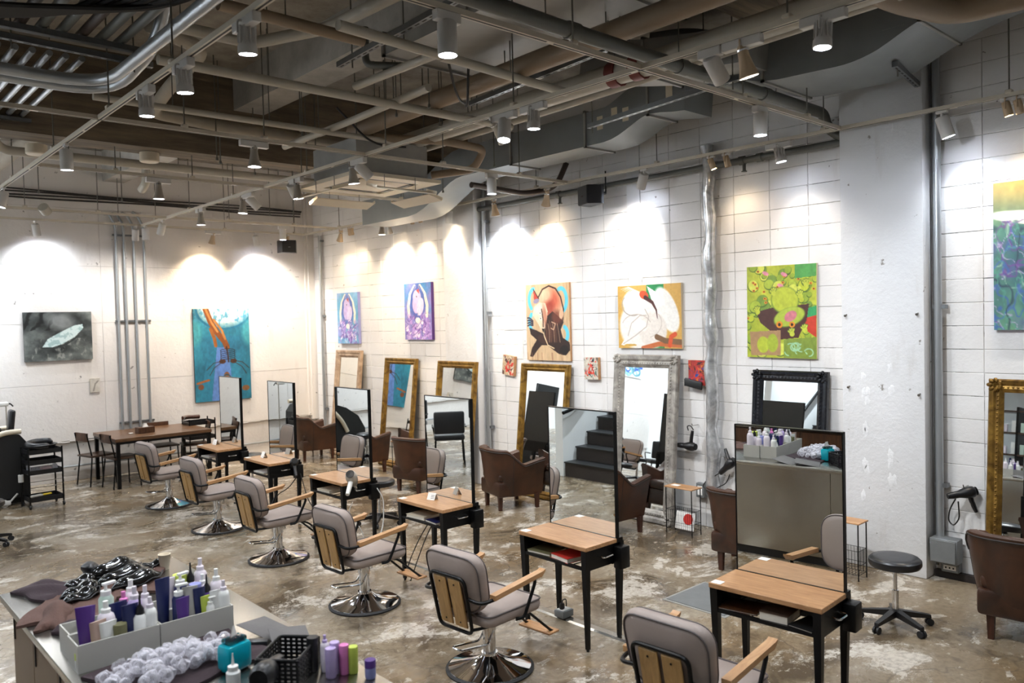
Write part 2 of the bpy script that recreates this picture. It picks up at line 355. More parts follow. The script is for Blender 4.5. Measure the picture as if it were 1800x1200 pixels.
# floor fittings
t = thing('floor_hatch', 'square grey steel hatch plate let into floor beside nearest table', 'hatch', (5.58, 3.75, 0))
MB().b2((-.30, -.30, 0), (.30, .30, .004)).build('rim', 'galv', t); MB().b2((-.275, -.275, .004), (.275, .275, .008)).build('plate', 'box_metal', t)
t = thing('cable_cover', 'long flat aluminium cable cover running along floor under the styling tables', 'cable cover', (4.43, 6, 0))
MB().prism([(-.045, 0), (.045, 0), (.03, .012), (-.03, .012)], 1, -4.4, 4.9).build('cover_strip', 'steel', t)
def floor_outlet(x, y, lab):
    t = thing('floor_outlet', lab, 'outlet', (x, y, .013), 0, 'outlet boxes on the floor strip')
    MB().rbox((0, 0, .028), (.12, .1, .056), .008, 2).build('box', 'box_metal', t); MB().b2((-.045, -.035, .056), (.045, .035, .059)).build('socket_plate', 'paper', t)
    MB().rbox((-.02, .0, .083), (.04, .035, .05), .012, 2).build('plug', 'black_plastic', t)
    MB().tube(fil([(-.02, 0, .105), (-.01, .0, .13), (.05, .02, .12), (.07, .04, .02)], .03), .005, 6).build('cord', 'cable', t)
floor_outlet(4.43, 4.36, 'grey outlet box with black plug on floor strip under second nearest table')
floor_outlet(4.43, 6.0, 'grey outlet box with black plug on floor strip under third nearest table')
# stairs seen only in the mirrors
t = thing('staircase', 'dark stair flight with carpeted treads rising along the grey wall', 'stairs', (.3, 7.75, 0))
for i in range(9):
    MB().b2((-.25*i-.25, -.48, 0), (-.25*i, .48, .2*(i+1))).build('step', 'dark_foot', t); MB().b2((-.25*i-.25, -.485, .2*(i+1)), (-.25*i+.02, .485, .2*(i+1)+.02)).build('tread', 'black_panel', t)
t = thing('handrail', 'black steel handrail fixed along the stair wall', 'handrail', (0, 8.2, 0))
MB().tube(fil([(.35, 0, .95), (.1, 0, 1.0), (-1.7, 0, 2.5), (-2.2, 0, 2.6)], .08), .028).build('rail', 'black_metal', t)
for x, z in ((.0, 1.02), (-1.1, 1.98)): MB().cyl((x, .05, z), (x, 0, z), .012).build('bracket', 'black_metal', t)
# ---------------------------------------------------------------- styling chairs (face +X)
def make_chair():
    t = thing('styling_chair', 'x', 'chair', group='taupe styling chairs in a row before the table mirrors')
    base = MB().lathe([(.298, .0), (.300, .012), (.288, .022)], 40).build('base_ring', 'rubber', t)
    MB().lathe([(.284, .014), (.280, .024), (.20, .042), (.125, .062), (.075, .088), (.058, .10), (.056, .115), (.0, .115)], 40).build('base_plate', 'chrome', t)
    MB().cyl((0, 0, .1), (0, 0, .275), .043, n=20).cyl((0, 0, .27), (0, 0, .365), .050, n=20).build('column', 'chrome', t)
    p = MB().rbox((.045, 0, .325), (.06, .06, .075), .012, 2).build('pump_head', 'chrome', t)
    MB().tube(fil([(.03, .035, .31), (-.05, .045, .19), (-.30, .045, .225), (-.305, -.045, .225), (-.05, -.045, .19), (.03, -.035, .31)], .03), .0065, 6).build('pump_lever', 'chrome', p)
    MB().rbox((0, 0, .375), (.24, .2, .02), .006, 1).build('seat_plate', 'black_metal', t)
    # seat cushion, slightly crowned
    def crown(v):
        k = max(0, 1-(v.x/.29)**2)*max(0, 1-(v.y/.29)**2); return (v.x+.01, v.y, v.z+(.018*k if v.z > .44 else 0))
    seat = MB().slab([(p.x, p.y) for p in fil([(.27, .26, 0), (-.25, .26, 0), (-.25, -.26, 0), (.27, -.26, 0)], .07, 6, True)], .39, .475, .028, 2).build('seat', 'grey_vinyl', t)
    def rim(z, g=.0): return fil([(.268, .258, z), (-.248, .258, z), (-.248, -.258, z), (.268, -.258, z)], .06, 5, True)
    MB().tube(rim(.468), .0055, 6, True).build('piping', 'piping_dark', seat)
    # backrest leaning backwards
    B = Matrix.Translation((-.235, 0, .50)) @ Matrix.Rotation(-.20, 4, 'Y')
    def curve(v): return (v.x-.035*(1-(v.y/.27)**2)*0+.025*(v.y/.27)**2, v.y, v.z)
    bk = MB().slab([(p.x, p.y) for p in fil([(.262, .385, 0), (-.262, .385, 0), (-.232, -.012, 0), (.232, -.012, 0)], .13, 8, True)], -.055, .03, .026, 0, B, curve).build('backrest', 'grey_vinyl', t)
    def brim(x): return [B @ V(curve(V(p))) for p in fil([(x, .255, .378), (x, -.255, .378), (x, -.226, -.006), (x, .226, -.006)], .13, 7, True)]
    MB().tube(brim(-.052), .005, 6, True).build('piping', 'piping_dark', bk); MB().tube(brim(.022), .005, 6, True).build('piping', 'piping_dark', bk)
    # bent tube frame behind the back and under the seat
    fr = MB().tube(fil([B @ V(p) for p in ((-.085, .155, -.13), (-.085, .165, .25), (-.085, -.165, .25), (-.085, -.155, -.13))], .05, 5, True), .012, 8, True)
    fr.tube(fil([B @ V((-.085, .155, -.10)), (-.2, .19, .385), (.2, .19, .385)], .05), .0105).tube(fil([B @ V((-.085, -.155, -.10)), (-.2, -.19, .385), (.2, -.19, .385)], .05), .0105)
    fr.build('back_frame', 'black_metal', t)
    for y in (-.068, .068):
        sl = MB().rbox((-.088, y, .07), (.014, .112, .33), .004, 1, B).build('back_slat', 'slat_wood', t)
        for z in (.2, -.06): MB().cyl((-.094, y, z), (-.098, y, z), .006, n=8, M=B).build('screw', 'black_metal', sl)
    for s in (1, -1):
        a = MB()
        pr = [(-.24, .625), (.21, .672), (.235, .682), (.235, .668), (.20, .637), (.15, .636), (-.24, .593)]
        vs = []
        for w_, g in ((-.024, 0), (-.02, .004), (.02, .004), (.024, 0)):
            vs += [(x, s*.29+w_, z) for x, z in pr]
        n = len(pr); a.add([(x, s*.29-.026, z) for x, z in pr]+[(x, s*.29+.026, z) for x, z in pr], [tuple(range(n))[::-1], tuple(range(n, 2*n))]+[(i, (i+1) % n, n+(i+1) % n, n+i) for i in range(n)])
        arm = a.build('armrest', 'oak_x', t)
        MB().tube(fil([(.0, s*.255, .395), (.05, s*.285, .40), (.17, s*.292, .635), (.05, s*.29, .628), (-.23, s*.29, .592), (-.33, s*.27, .585), (-.338, s*.16, .60)], .05), .0118).build('arm_tube', 'black_metal', t)
    ft = MB()
    for s in (1, -1): ft.tube(fil([(.16, s*.10, .375), (.28, s*.10, .33), (.50, s*.12, .135), (.545, s*.12, .115)], .03), .0095)
    ft.tube([(.545, -.12, .115), (.545, .12, .115)], .0095).build('footrest_frame', 'black_metal', t)
    MB().rbox((.50, 0, .128), (.11, .30, .016), .004, 1).build('footrest', 'oak', t)
    return t
chair = make_chair()
spots = [((3.45, 2.41), 3, 'taupe styling chair at the front edge, nearest to the camera, base out of sight'),
         ((3.43, 4.09), 4, 'taupe styling chair with wooden back slats, second nearest the camera'),
         ((3.49, 5.77), 3, 'taupe styling chair facing table with silver dryer two tables nearer, third from camera'),
         ((3.57, 7.52), 2, 'taupe styling chair facing the table that holds the silver hair dryer'),
         ((3.62, 9.17), 3, 'taupe styling chair facing the table with black dryer, second from far end'),
         ((3.66, 10.9), 6, 'taupe styling chair farthest from camera, standing in front of the dark dining table')]
spots[2] = (spots[2][0], 3, 'taupe styling chair third from camera, its backrest before the plain desk with hanging cords')
for i, ((x, y), a, lb) in enumerate(spots):
    c = chair if i == 0 else copy_tree(chair)
    c.location = (x, y, 0); c.rotation_euler[2] = math.radians(a); c['label'] = lb

# ---------------------------------------------------------------- styling tables (mirror faces -X; origin below mirror centre)
def make_table():
    t = thing('styling_table', 'x', 'table', group='black styling tables with standing mirrors')
    W = .345
    MB().rbox((-.17, 0, .735), (.335, .69, .03), .003, 1).build('tabletop', 'oak', t)
    for sx, sy in ((-.31, 1), (-.31, -1), (.055, 1), (.055, -1)):
        x0, y0 = sx, sy*.315; q = .024; h = .013; dx = .012 if sx < 0 else -.012
        vs = [(x0-q, y0-q, .72), (x0+q, y0-q, .72), (x0+q, y0+q, .72), (x0-q, y0+q, .72)]
        vs += [(x0+dx-h+i, y0-sy*.008-h+j, .015) for i, j in ((0, 0), (2*h, 0), (2*h, 2*h), (0, 2*h))]
        leg = MB().add(vs, [(0, 1, 2, 3), (7, 6, 5, 4), (0, 4, 5, 1), (1, 5, 6, 2), (2, 6, 7, 3), (3, 7, 4, 0)]).build('leg', 'black_metal', t)
        MB().cyl((x0+dx, y0-sy*.008, 0), (x0+dx, y0-sy*.008, .016), .011, n=8).build('foot', 'rubber', leg)
    for s in (1, -1): MB().b2((-.30, s*.318-.012, .575), (.05, s*.318+.012, .722)).build('side_panel', 'black_metal', t)
    MB().b2((-.02, -.31, .56), (.06, .31, .735)).build('back_box', 'black_metal', t)
    sh = MB().b2((-.325, -.31, .578), (-.305, .31, .60)).build('shelf_rail', 'black_metal', t)
    for i in range(7): MB().cyl((-.31, -.27+.09*i, .592), (-.02, -.27+.09*i, .592), .004, n=6).build('shelf_wire', 'black_metal', t)
    MB().rbox((.015, -.37, .62), (.10, .075, .16), .008, 2).build('tool_pocket', 'black_metal', t)
    MB().tube(fil([(-.20, -.33, .665), (-.20, -.385, .66), (-.09, -.385, .66), (-.09, -.33, .665)], .018), .006, 8).build('handle', 'chrome', t)
    MB().b2((-.01, -.345, .72), (.06, .345, .752)).build('mirror_shoe', 'black_metal', t)
    mf = MB().b2((.001, -.332, .752), (.026, .332, 1.662)).build('mirror_back', 'black_panel', t)
    fr = MB().b2((-.006, -.338, .752), (.028, -.331, 1.668)).b2((-.006, .331, .752), (.028, .338, 1.668)).b2((-.006, -.338, 1.661), (.028, .338, 1.668)); fr.build('mirror_frame', 'black_metal', mf)
    MB().b2((-.003, -.331, .752), (.0, .331, 1.661)).build('mirror_glass', 'mirror', mf)
    MB().b2((-.33, .27, .7505), (-.27, .335, .752)).build('sticker', 'paper', t)
    return t
table = make_table()
TY = [2.42, 4.10, 5.74, 7.40, 9.05, 10.56]
TL = ['nearest black styling table, its mirror reflecting the steel counter', 'black styling table whose mirror shows the dark staircase, second nearest', 'black styling table with white card on its top, third nearest',
      'black styling table with silver hair dryer hooked on its side', 'black styling table with black hair dryer and white tent card', 'farthest black styling table, beside the dark dining table']
for i, y in enumerate(TY):
    c = table if i == 0 else copy_tree(table)
    c.location = (4.385, y, 0); c['label'] = TL[i]; c.rotation_euler[2] = math.radians(3.6 if i == 0 else 0)
# books, magazines and cards on the tables
def book(x, y, z, w, d, h, rz, lab, cov='book_cover', thick=True):
    t = thing('book' if thick else 'magazine', lab, 'book' if thick else 'magazine', (x, y, z), rz, 'reading matter on the table shelves')
    MB().b2((-w/2, -d/2, 0), (w/2, d/2, .003)).b2((-w/2, -d/2, h-.003), (w/2, d/2, h)).b2((w/2-.003, -d/2, 0), (w/2, d/2, h)).build('cover', cov, t)
    MB().b2((-w/2+.004, -d/2+.004, .003), (w/2-.003, d/2-.004, h-.003)).build('pages', 'book_pages', t)
book(4.17, 2.60, .597, .20, .24, .012, .2, 'open brown magazine on shelf of nearest table', 'walnut', False)
book(4.17, 2.36, .597, .19, .17, .05, .12, 'thick closed book on shelf of nearest table')
book(4.18, 2.18, .597, .20, .15, .012, -.1, 'black tablet folder on shelf of nearest table', 'black_panel', False)
book(4.18, 4.28, .597, .2, .22, .02, .1, 'yellow paperback on shelf of second nearest table', 'khaki')
book(4.17, 4.03, .597, .2, .2, .035, -.15, 'white and red book on shelf of second nearest table', 'red_paint')
book(4.17, 5.85, .597, .2, .24, .03, .1, 'cream notebook on shelf of third nearest table', 'cream_plastic')
book(4.17, 5.60, .597, .2, .18, .02, -.1, 'dark folder on shelf of third nearest table', 'navy')
book(4.17, 7.5, .597, .2, .24, .025, .05, 'pale brochure stack on shelf of table with silver dryer', 'cream_plastic')
book(4.17, 9.05, .597, .2, .24, .02, .05, 'thin brochure on shelf of table with black dryer', 'paper', False)
book(4.17, 10.7, .597, .2, .24, .02, .05, 'thin brochure on shelf of farthest styling table', 'paper', False)
def tent(x, y, rz, lab, w=.085, h=.06):
    t = thing('tent_card', lab, 'card', (x, y, .7505), rz, 'white cards on the styling tables')
    MB().add([(-.03, -w/2, 0), (-.03, w/2, 0), (0, w/2, h), (0, -w/2, h), (-.028, -w/2, 0), (-.028, w/2, 0), (0, w/2, h-.003), (0, -w/2, h-.003)], [(0, 1, 2, 3), (4, 7, 6, 5), (0, 4, 5, 1), (0, 3, 7, 4), (1, 5, 6, 2)]).build('front_leaf', 'paper', t)
    MB().add([(.03, -w/2, 0), (.03, w/2, 0), (0, w/2, h), (0, -w/2, h), (.028, -w/2, 0), (.028, w/2, 0), (0, w/2, h-.003), (0, -w/2, h-.003)], [(0, 3, 2, 1), (4, 5, 6, 7), (0, 1, 5, 4), (0, 4, 7, 3), (1, 2, 6, 5)]).build('rear_leaf', 'paper', t)
    pr_ = MB()
    for i in range(3): pr_.box((-.0235+.006*i, -.015, .0145+.012*i), (.0008, .035, .003), None)
    pr_.build('print', 'black_panel', t)
tent(4.24, 5.80, .3, 'small printed card on table, third styling table from camera')
tent(4.22, 9.2, -.1, 'white tent card on table with the black hair dryer', .1, .07)
tent(4.25, 10.75, .1, 'white tent card on the farthest styling table', .1, .07)

# ---------------------------------------------------------------- hair dryers
def dryer(loc, rot, lab, body='black_plastic', nozzle='black_plastic', cord=None, handle=None):
    t = thing('hair_dryer', lab, 'hair dryer', loc, 0, 'hair dryers'); t.rotation_euler = rot
    MB().lathe([(.0, -.10), (.03, -.098), (.046, -.08), (.05, -.05), (.046, -.01), (.034, .03), (.03, .05)], 18, Matrix.Rotation(PI/2, 4, 'Y')).build('body', body, t)
    MB().lathe([(.031, .045), (.030, .09), (.024, .13), (.024, .132), (.0, .132)], 16, Matrix.Rotation(PI/2, 4, 'Y')).build('nozzle', nozzle, t)
    h = MB().tube([(-.045, 0, -.03), (-.05, 0, -.08), (-.06, 0, -.135), (-.068, 0, -.175)], .02, 10, rs=[.022, .02, .019, .016]).build('handle', handle or body, t)
    MB().box((-.037, 0, -.09), (.008, .012, .04)).build('switch', 'lamp_silver', h)
    MB().lathe([(.0, 0), (.036, .001), (.036, .006), (.0, .008)], 16, Matrix.Translation((-.1, 0, 0)) @ Matrix.Rotation(-PI/2, 4, 'Y')).build('rear_grille', 'black_metal', t)
    return t
def cord(name, lab, pts, mat='cable', r=.006, cat='cord'):
    o = MB().tube(fil(pts, .08, 6), r, 6).build(name, mat); return tag(o, lab, cat)
dryer((4.33, 8.66, .72), (0, .5, 1.3), 'black hair dryer hooked on side of table with white tent card')
dryer((4.15, 7.02, .77), (0, .75, .75), 'silver chrome hair dryer hooked on side of table', 'lamp_silver', 'chrome', handle='white_plastic').scale = (1.2, 1.2, 1.2)
cord('dryer_cord', 'black cord drooping below the black table dryer to floor', [(4.34, 8.62, .56), (4.30, 8.75, .42), (4.2, 8.85, .35), (4.16, 8.95, .1), (4.3, 9.0, .012)])
cord('dryer_cord', 'black cord hanging from black table dryer toward round stool', [(4.40, 8.63, .60), (4.42, 8.5, .3), (4.46, 8.3, .12), (4.5, 8.0, .012)])
cord('dryer_cord', 'white cord from silver dryer hanging beside table leg', [(4.40, 6.97, .66), (4.46, 6.95, .55), (4.44, 6.93, .3), (4.34, 6.9, .1), (4.1, 7.2, .012)], 'white_cable')
cord('dryer_cord', 'thin white cord looping under the silver dryer handle', [(4.13, 7.0, .56), (4.1, 7.05, .45), (4.2, 7.0, .3), (4.25, 6.98, .15), (4.0, 7.1, .012)], 'white_cable', .004)
cord('power_cord', 'pair of black cords hanging under table with white card, left one', [(4.22, 5.80, .58), (4.12, 5.86, .4), (4.05, 5.92, .2), (4.05, 6.0, .012)], r=.005)
cord('power_cord', 'pair of black cords hanging under table with white card, right one', [(4.24, 5.77, .58), (4.16, 5.82, .4), (4.1, 5.87, .2), (4.08, 5.95, .012)], r=.005)
dryer((7.33, 5.23, .90), (0, 0, PI/2), 'black hair dryer hung on wall beside the silver framed mirror').rotation_euler = (0, PI, -PI/2)
dryer((7.33, 4.72, .74), (0, .9, 2.2), 'black hair dryer hung on wall behind nearest table mirror').rotation_euler = (.3, 2.4, -PI/2)
dryer((7.34, 2.43, .78), (0, 0, 0), 'black hair dryer hung on wall above the grey junction box').rotation_euler = (0, .2, 2.3)
cord('dryer_cord', 'black looped cord of dryer hung beside silver mirror', [(7.36, 5.17, 1.08), (7.35, 5.2, 1.13), (7.35, 5.25, 1.12), (7.35, 5.23, 1.07)], r=.006)
cord('dryer_cord', 'black looped cord of dryer behind the nearest mirror', [(7.3, 4.8, .66), (7.3, 4.98, .55), (7.3, 5.03, .47), (7.3, 4.9, .46), (7.3, 4.72, .56), (7.3, 4.68, .66)], r=.006)
cord('dryer_cord', 'black looped cord of dryer above the junction box', [(7.36, 2.50, .72), (7.36, 2.55, .62), (7.36, 2.56, .52), (7.36, 2.52, .48), (7.36, 2.47, .55), (7.36, 2.48, .70)], r=.006)
for (x, y, z, lb) in ((7.40, 5.17, 1.13, 'nail hook holding dryer beside silver mirror'), (7.40, 4.72, .80, 'nail hook holding dryer behind nearest mirror'), (7.40, 2.43, .83, 'nail hook holding dryer above junction box')):
    tag(MB().tube(fil([(7.45, y, z), (x-.06, y, z), (x-.07, y, z+.025)], .01), .005, 6).build('wall_hook', 'steel'), lb, 'hook', 'dryer hooks')

# ---------------------------------------------------------------- leather tub armchairs (face +X)
def make_armchair():
    t = thing('tub_armchair', 'x', 'armchair', group='brown leather tub armchairs facing the wall mirrors')
    N = 41; rows = []
    def plan(s, k):      # s in -1..1 round the U, k = offset outwards
        a = s*PI*.5*1.0
        if abs(s) <= .56:
            an = s/.56*PI/2; return V((-.30*math.cos(an)**.75-.0, .335*math.sin(an) if True else 0, 0)), V((-math.cos(an), math.sin(an), 0)).normalized()
        f = (abs(s)-.56)/.44; sg = 1 if s > 0 else -1
        return V((f*.34, sg*(.335+.012*f), 0)), V((0, sg, 0))
    def top(s):
        q = abs(s)
        if q < .40: return .762+.012*math.cos(q/.40*PI)*.5
        if q < .64: k = (q-.40)/.24; k = k*k*(3-2*k); return .756*(1-k)+.575*k
        k = (q-.64)/.36; return .575+.06*k
    outer = []
    for i in range(N):
        s = -1+2*i/(N-1); p, nrm = plan(s, 0); h = top(s); th = .045
        ring = []
        for z, off in ((.17, -.075), (.24, -.055), (.40, -.02), (h-.10, .008), (h-.03, .03), (h-.008, .032), (h, .01), (h, -.03), (h-.02, -.06), (h-.10, -.075), (.36, -.085)):
            q = p+nrm*off; ring.append((q.x, q.y, z))
        outer.append(ring)
    K = len(outer[0]); vs = [p for r in outer for p in r]
    fs = [(i*K+k, (i+1)*K+k, (i+1)*K+k+1, i*K+k+1) for i in range(N-1) for k in range(K-1)]
    fs += [tuple(range(K)), tuple(reversed(range((N-1)*K, N*K)))]
    sh = MB().add(vs, fs, True).build('shell', 'brown_leather', t)
    MB().tube([outer[i][4] for i in range(N)], .007, 6).build('nailhead_trim', 'dark_foot', sh)
    for s in (-.5, .5):
        i = int((s+1)/2*(N-1)); MB().tube([V(p)*1.0 for p in outer[i][:5]], .004, 5).build('seam', 'dark_foot', sh)
    MB().rbox((.03, 0, .265), (.56, .53, .19), .03, 2).build('seat_base', 'brown_leather', t)
    def puff(v): return (v.x, v.y, v.z+(.03*(1-(v.x/.3)**2)*(1-(v.y/.28)**2) if v.z > .4 else 0))
    MB().rbox((.05, 0, .405), (.56, .50, .11), .04, 3, fn=puff).build('seat_cushion', 'brown_leather', t)
    for x, y in ((-.20, .18), (-.20, -.18), (.27, .27), (.27, -.27)):
        MB().add([(x+a, y+b, z) for z, q in ((.18, .026), (0, .019)) for a, b in ((-q, -q), (q, -q), (q, q), (-q, q))], [(0, 1, 2, 3), (7, 6, 5, 4), (0, 4, 5, 1), (1, 5, 6, 2), (2, 6, 7, 3), (3, 7, 4, 0)]).build('leg', 'leg_wood', t)
    return t
ac = make_armchair()
AC = [((6.47, 1.74), 6, 'brown leather tub armchair cut by the right edge, near the gold mirror'), ((6.50, 3.98), 8, 'brown leather tub armchair half hidden behind the nearest styling mirror'),
      ((6.52, 5.76), 0, 'brown leather tub armchair mostly hidden behind mirror showing the stairs'), ((6.64, 7.48), -14, 'brown leather tub armchair standing before the middle gold mirror, fully visible'),
      ((6.46, 9.15), 12, 'brown leather tub armchair before the white pillar, beside third desk mirror'), ((6.60, 10.92), 0, 'brown leather tub armchair partly hidden by mirror of silver dryer table'),
      ((6.72, 12.72), -8, 'farthest brown leather tub armchair, in the corner by the beige mirror')]
for i, ((x, y), a, lb) in enumerate(AC):
    c = ac if i == 0 else copy_tree(ac)
    c.location = (x, y, 0); c.rotation_euler[2] = math.radians(a); c['label'] = lb
t = thing('folded_cape', 'folded red-brown cloth lying on armchair behind the nearest mirror', 'cloth', (6.42, 3.85, .775), .2)
MB().rbox((0, 0, .01), (.2, .3, .02), .008, 2, fn=lambda v: (v.x, v.y, v.z+.012*math.sin(v.y*25)-.06*max(0, v.x))).build('fold', 'cushion_red', t)

# ---------------------------------------------------------------- wall mirrors, leaning
def wall_mirror(yc, wd, ht, fw, frame, lab, xb=7.2, xt=7.40, orn=False):
    t = thing('wall_mirror', lab, 'mirror', (xb, yc, 0), 0, 'framed mirrors leaning on the right wall')
    tilt = math.atan2(xt-xb, ht); M = Matrix.Rotation(tilt, 4, 'Y'); H = math.hypot(ht, xt-xb)
    # mitred profile: outer->inner (offset inward, height towards viewer)
    prof = [(0, .012), (0, -.03), (.012, -.045), (fw*.35, -.042), (fw*.5, -.03), (fw*.72, -.034), (fw*.86, -.02), (fw, -.008), (fw, .012)]
    cs = [(-wd/2, 0), (wd/2, 0), (wd/2, H), (-wd/2, H)]; ins = [(1, 1), (-1, 1), (-1, -1), (1, -1)]
    for e in range(4):
        f = MB(); a, b = e, (e+1) % 4; n = len(prof)
        vs = [(x, cs[c][0]+ins[c][0]*o_, cs[c][1]+ins[c][1]*o_) for c in (a, b) for o_, x in prof]
        f.add(vs, [(k, k+1, n+k+1, n+k) for k in range(n-1)]+[tuple(range(n)), tuple(reversed(range(n, 2*n)))], False, M)
        rail = f.build('frame_rail', frame, t)
        if orn:
            L = (V(cs[b])-V(cs[a])).length; nb = int(L/.035); d = (V(cs[b])-V(cs[a])).normalized(); bd = MB()
            nn = V((ins[a][0]*abs(d.y) if True else 0, ins[a][1]*abs(d.x)))
            for j in range(2, nb-1):
                q = V(cs[a])+d*(j*L/nb)+nn*fw*.62; bd.rbox((-.034, q.x, q.y), (.014, .018, .018), .006, 1, M)
            tag(bd.build('bead_row', frame, rail), kind='stuff')
    if orn:
        for c in range(4):
            q = (cs[c][0]+ins[c][0]*.05, cs[c][1]+ins[c][1]*.05); o_ = MB()
            for an in range(7):
                aa = an/7*2*PI; o_.rbox((-.045, q[0]+.04*math.cos(aa), q[1]+.04*math.sin(aa)), (.025, .045, .03), .01, 1, M @ Matrix.Translation((0, q[0], q[1])) @ Matrix.Rotation(aa, 4, 'X') @ Matrix.Translation((0, -q[0], -q[1])))
            o_.build('corner_ornament', frame, t)
    MB().b2((-.004, -wd/2+fw*.9, fw*.9), (0, wd/2-fw*.9, H-fw*.9), M).build('glass', 'mirror', t)
    MB().b2((.002, -wd/2+.01, .01), (.012, wd/2-.01, H-.01), M).build('backing', 'black_panel', t)
wall_mirror(12.47, .86, 1.87, .13, 'beige_frame', 'tall beige framed mirror leaning in the far corner')
wall_mirror(10.85, .90, 1.76, .10, 'gold_frame', 'gold framed mirror reflecting the blue painting, left of white pillar')
wall_mirror(9.12, .90, 1.76, .10, 'gold_frame', 'gold framed mirror leaning on the white pillar', 7.0, 7.2)
wall_mirror(7.50, .90, 1.75, .10, 'gold_frame', 'gold framed mirror leaning below the wolf painting')
wall_mirror(5.81, .93, 1.90, .15, 'silver_frame', 'ornate silver framed mirror leaning below the white bird painting', 7.2, 7.38, True)
wall_mirror(4.02, .80, 1.77, .11, 'black_frame', 'ornate black framed mirror below the lime green painting', 7.22, 7.39, True)
wall_mirror(1.79, .90, 1.76, .11, 'gold_frame', 'gold framed mirror cut by the right edge of view', 7.24, 7.40, True)
# ---------------------------------------------------------------- painted canvases (procedural vertex colours)
class Art:
    def __init__(s, w, h, res=150, seed=1):
        s.W = max(24, int(res*w/max(w, h))); s.H = max(24, int(res*h/max(w, h))); s.asp = h/w
        s.u, s.v = np.meshgrid(np.linspace(0, 1, s.W), np.linspace(0, 1, s.H)); s.c = np.zeros((s.H, s.W, 3)); s.r = np.random.RandomState(seed)
    def col(s, c): return np.array([int(c[i:i+2], 16)/255 for i in (0, 2, 4)])
    def noise(s, n=4, oct=4, sx=1, sy=1):
        out = np.zeros_like(s.u); amp = 1; tot = 0
        for o in range(oct):
            k = n*2**o; g = s.r.rand(int(k*sy)+3, int(k*sx)+3)
            x, y = s.u*k*sx, s.v*k*sy; i, j = x.astype(int), y.astype(int); fx, fy = x-i, y-j
            fx = fx*fx*(3-2*fx); fy = fy*fy*(3-2*fy)
            out += amp*((g[j, i]*(1-fx)+g[j, i+1]*fx)*(1-fy)+(g[j+1, i]*(1-fx)+g[j+1, i+1]*fx)*fy); tot += amp; amp *= .55
        return out/tot
    def put(s, mask, c, a=1.):
        c = s.col(c) if isinstance(c, str) else c; mk = np.clip(mask*a, 0, 1)[..., None]; s.c = s.c*(1-mk)+c*mk; return s
    def fill(s, c): return s.put(np.ones_like(s.u), c)
    def grad(s, a, b, f):
        f = np.clip(f, 0, 1)[..., None]; s.c = s.col(a)*(1-f)+s.col(b)*f; return s
    def ell(s, x, y, rx, ry, c, rot=0, a=1., soft=.12):
        dx, dy = s.u-x, (s.v-y)*s.asp; ry = ry*s.asp; cr, sr = math.cos(rot), math.sin(rot)
        d = np.sqrt(((dx*cr+dy*sr)/rx)**2+((-dx*sr+dy*cr)/ry)**2); return s.put(np.clip((1-d)/soft+.5, 0, 1), c, a)
    def arc(s, x, y, rx, ry, wd, c, t0, t1, a=1.):
        pts = [(x+rx*math.cos(t0+(t1-t0)*i/14), y+ry*math.sin(t0+(t1-t0)*i/14)) for i in range(15)]; return s.line(pts, wd, c, a)
    def line(s, pts, wd, c, a=1., taper=False):
        m_ = np.zeros_like(s.u); n = len(pts)-1
        for i in range(n):
            ax, ay, bx, by = pts[i][0], pts[i][1]*s.asp, pts[i+1][0], pts[i+1][1]*s.asp
            dx, dy = bx-ax, by-ay; L = dx*dx+dy*dy+1e-9; t = np.clip(((s.u-ax)*dx+(s.v*s.asp-ay)*dy)/L, 0, 1)
            w_ = wd*(1-(i+t)/n*.85) if taper else wd
            d = np.sqrt((s.u-ax-t*dx)**2+(s.v*s.asp-ay-t*dy)**2); m_ = np.maximum(m_, np.clip((w_-d)/(.006)+.5, 0, 1))
        return s.put(m_, c, a)
    def poly(s, pts, c, a=1.):
        ins = np.zeros(s.u.shape, bool); n = len(pts)
        for i in range(n):
            (x0, y0), (x1, y1) = pts[i], pts[(i+1) % n]
            if y0 == y1: continue
            cond = ((y0 > s.v) != (y1 > s.v)) & (s.u < (x1-x0)*(s.v-y0)/(y1-y0)+x0); ins ^= cond
        return s.put(ins.astype(float), c, a)
    def grain(s, k=.12, n=20, sx=1, sy=1):
        s.c = np.clip(s.c*(1-k+2*k*s.noise(n, 3, sx, sy)[..., None]), 0, 1); return s
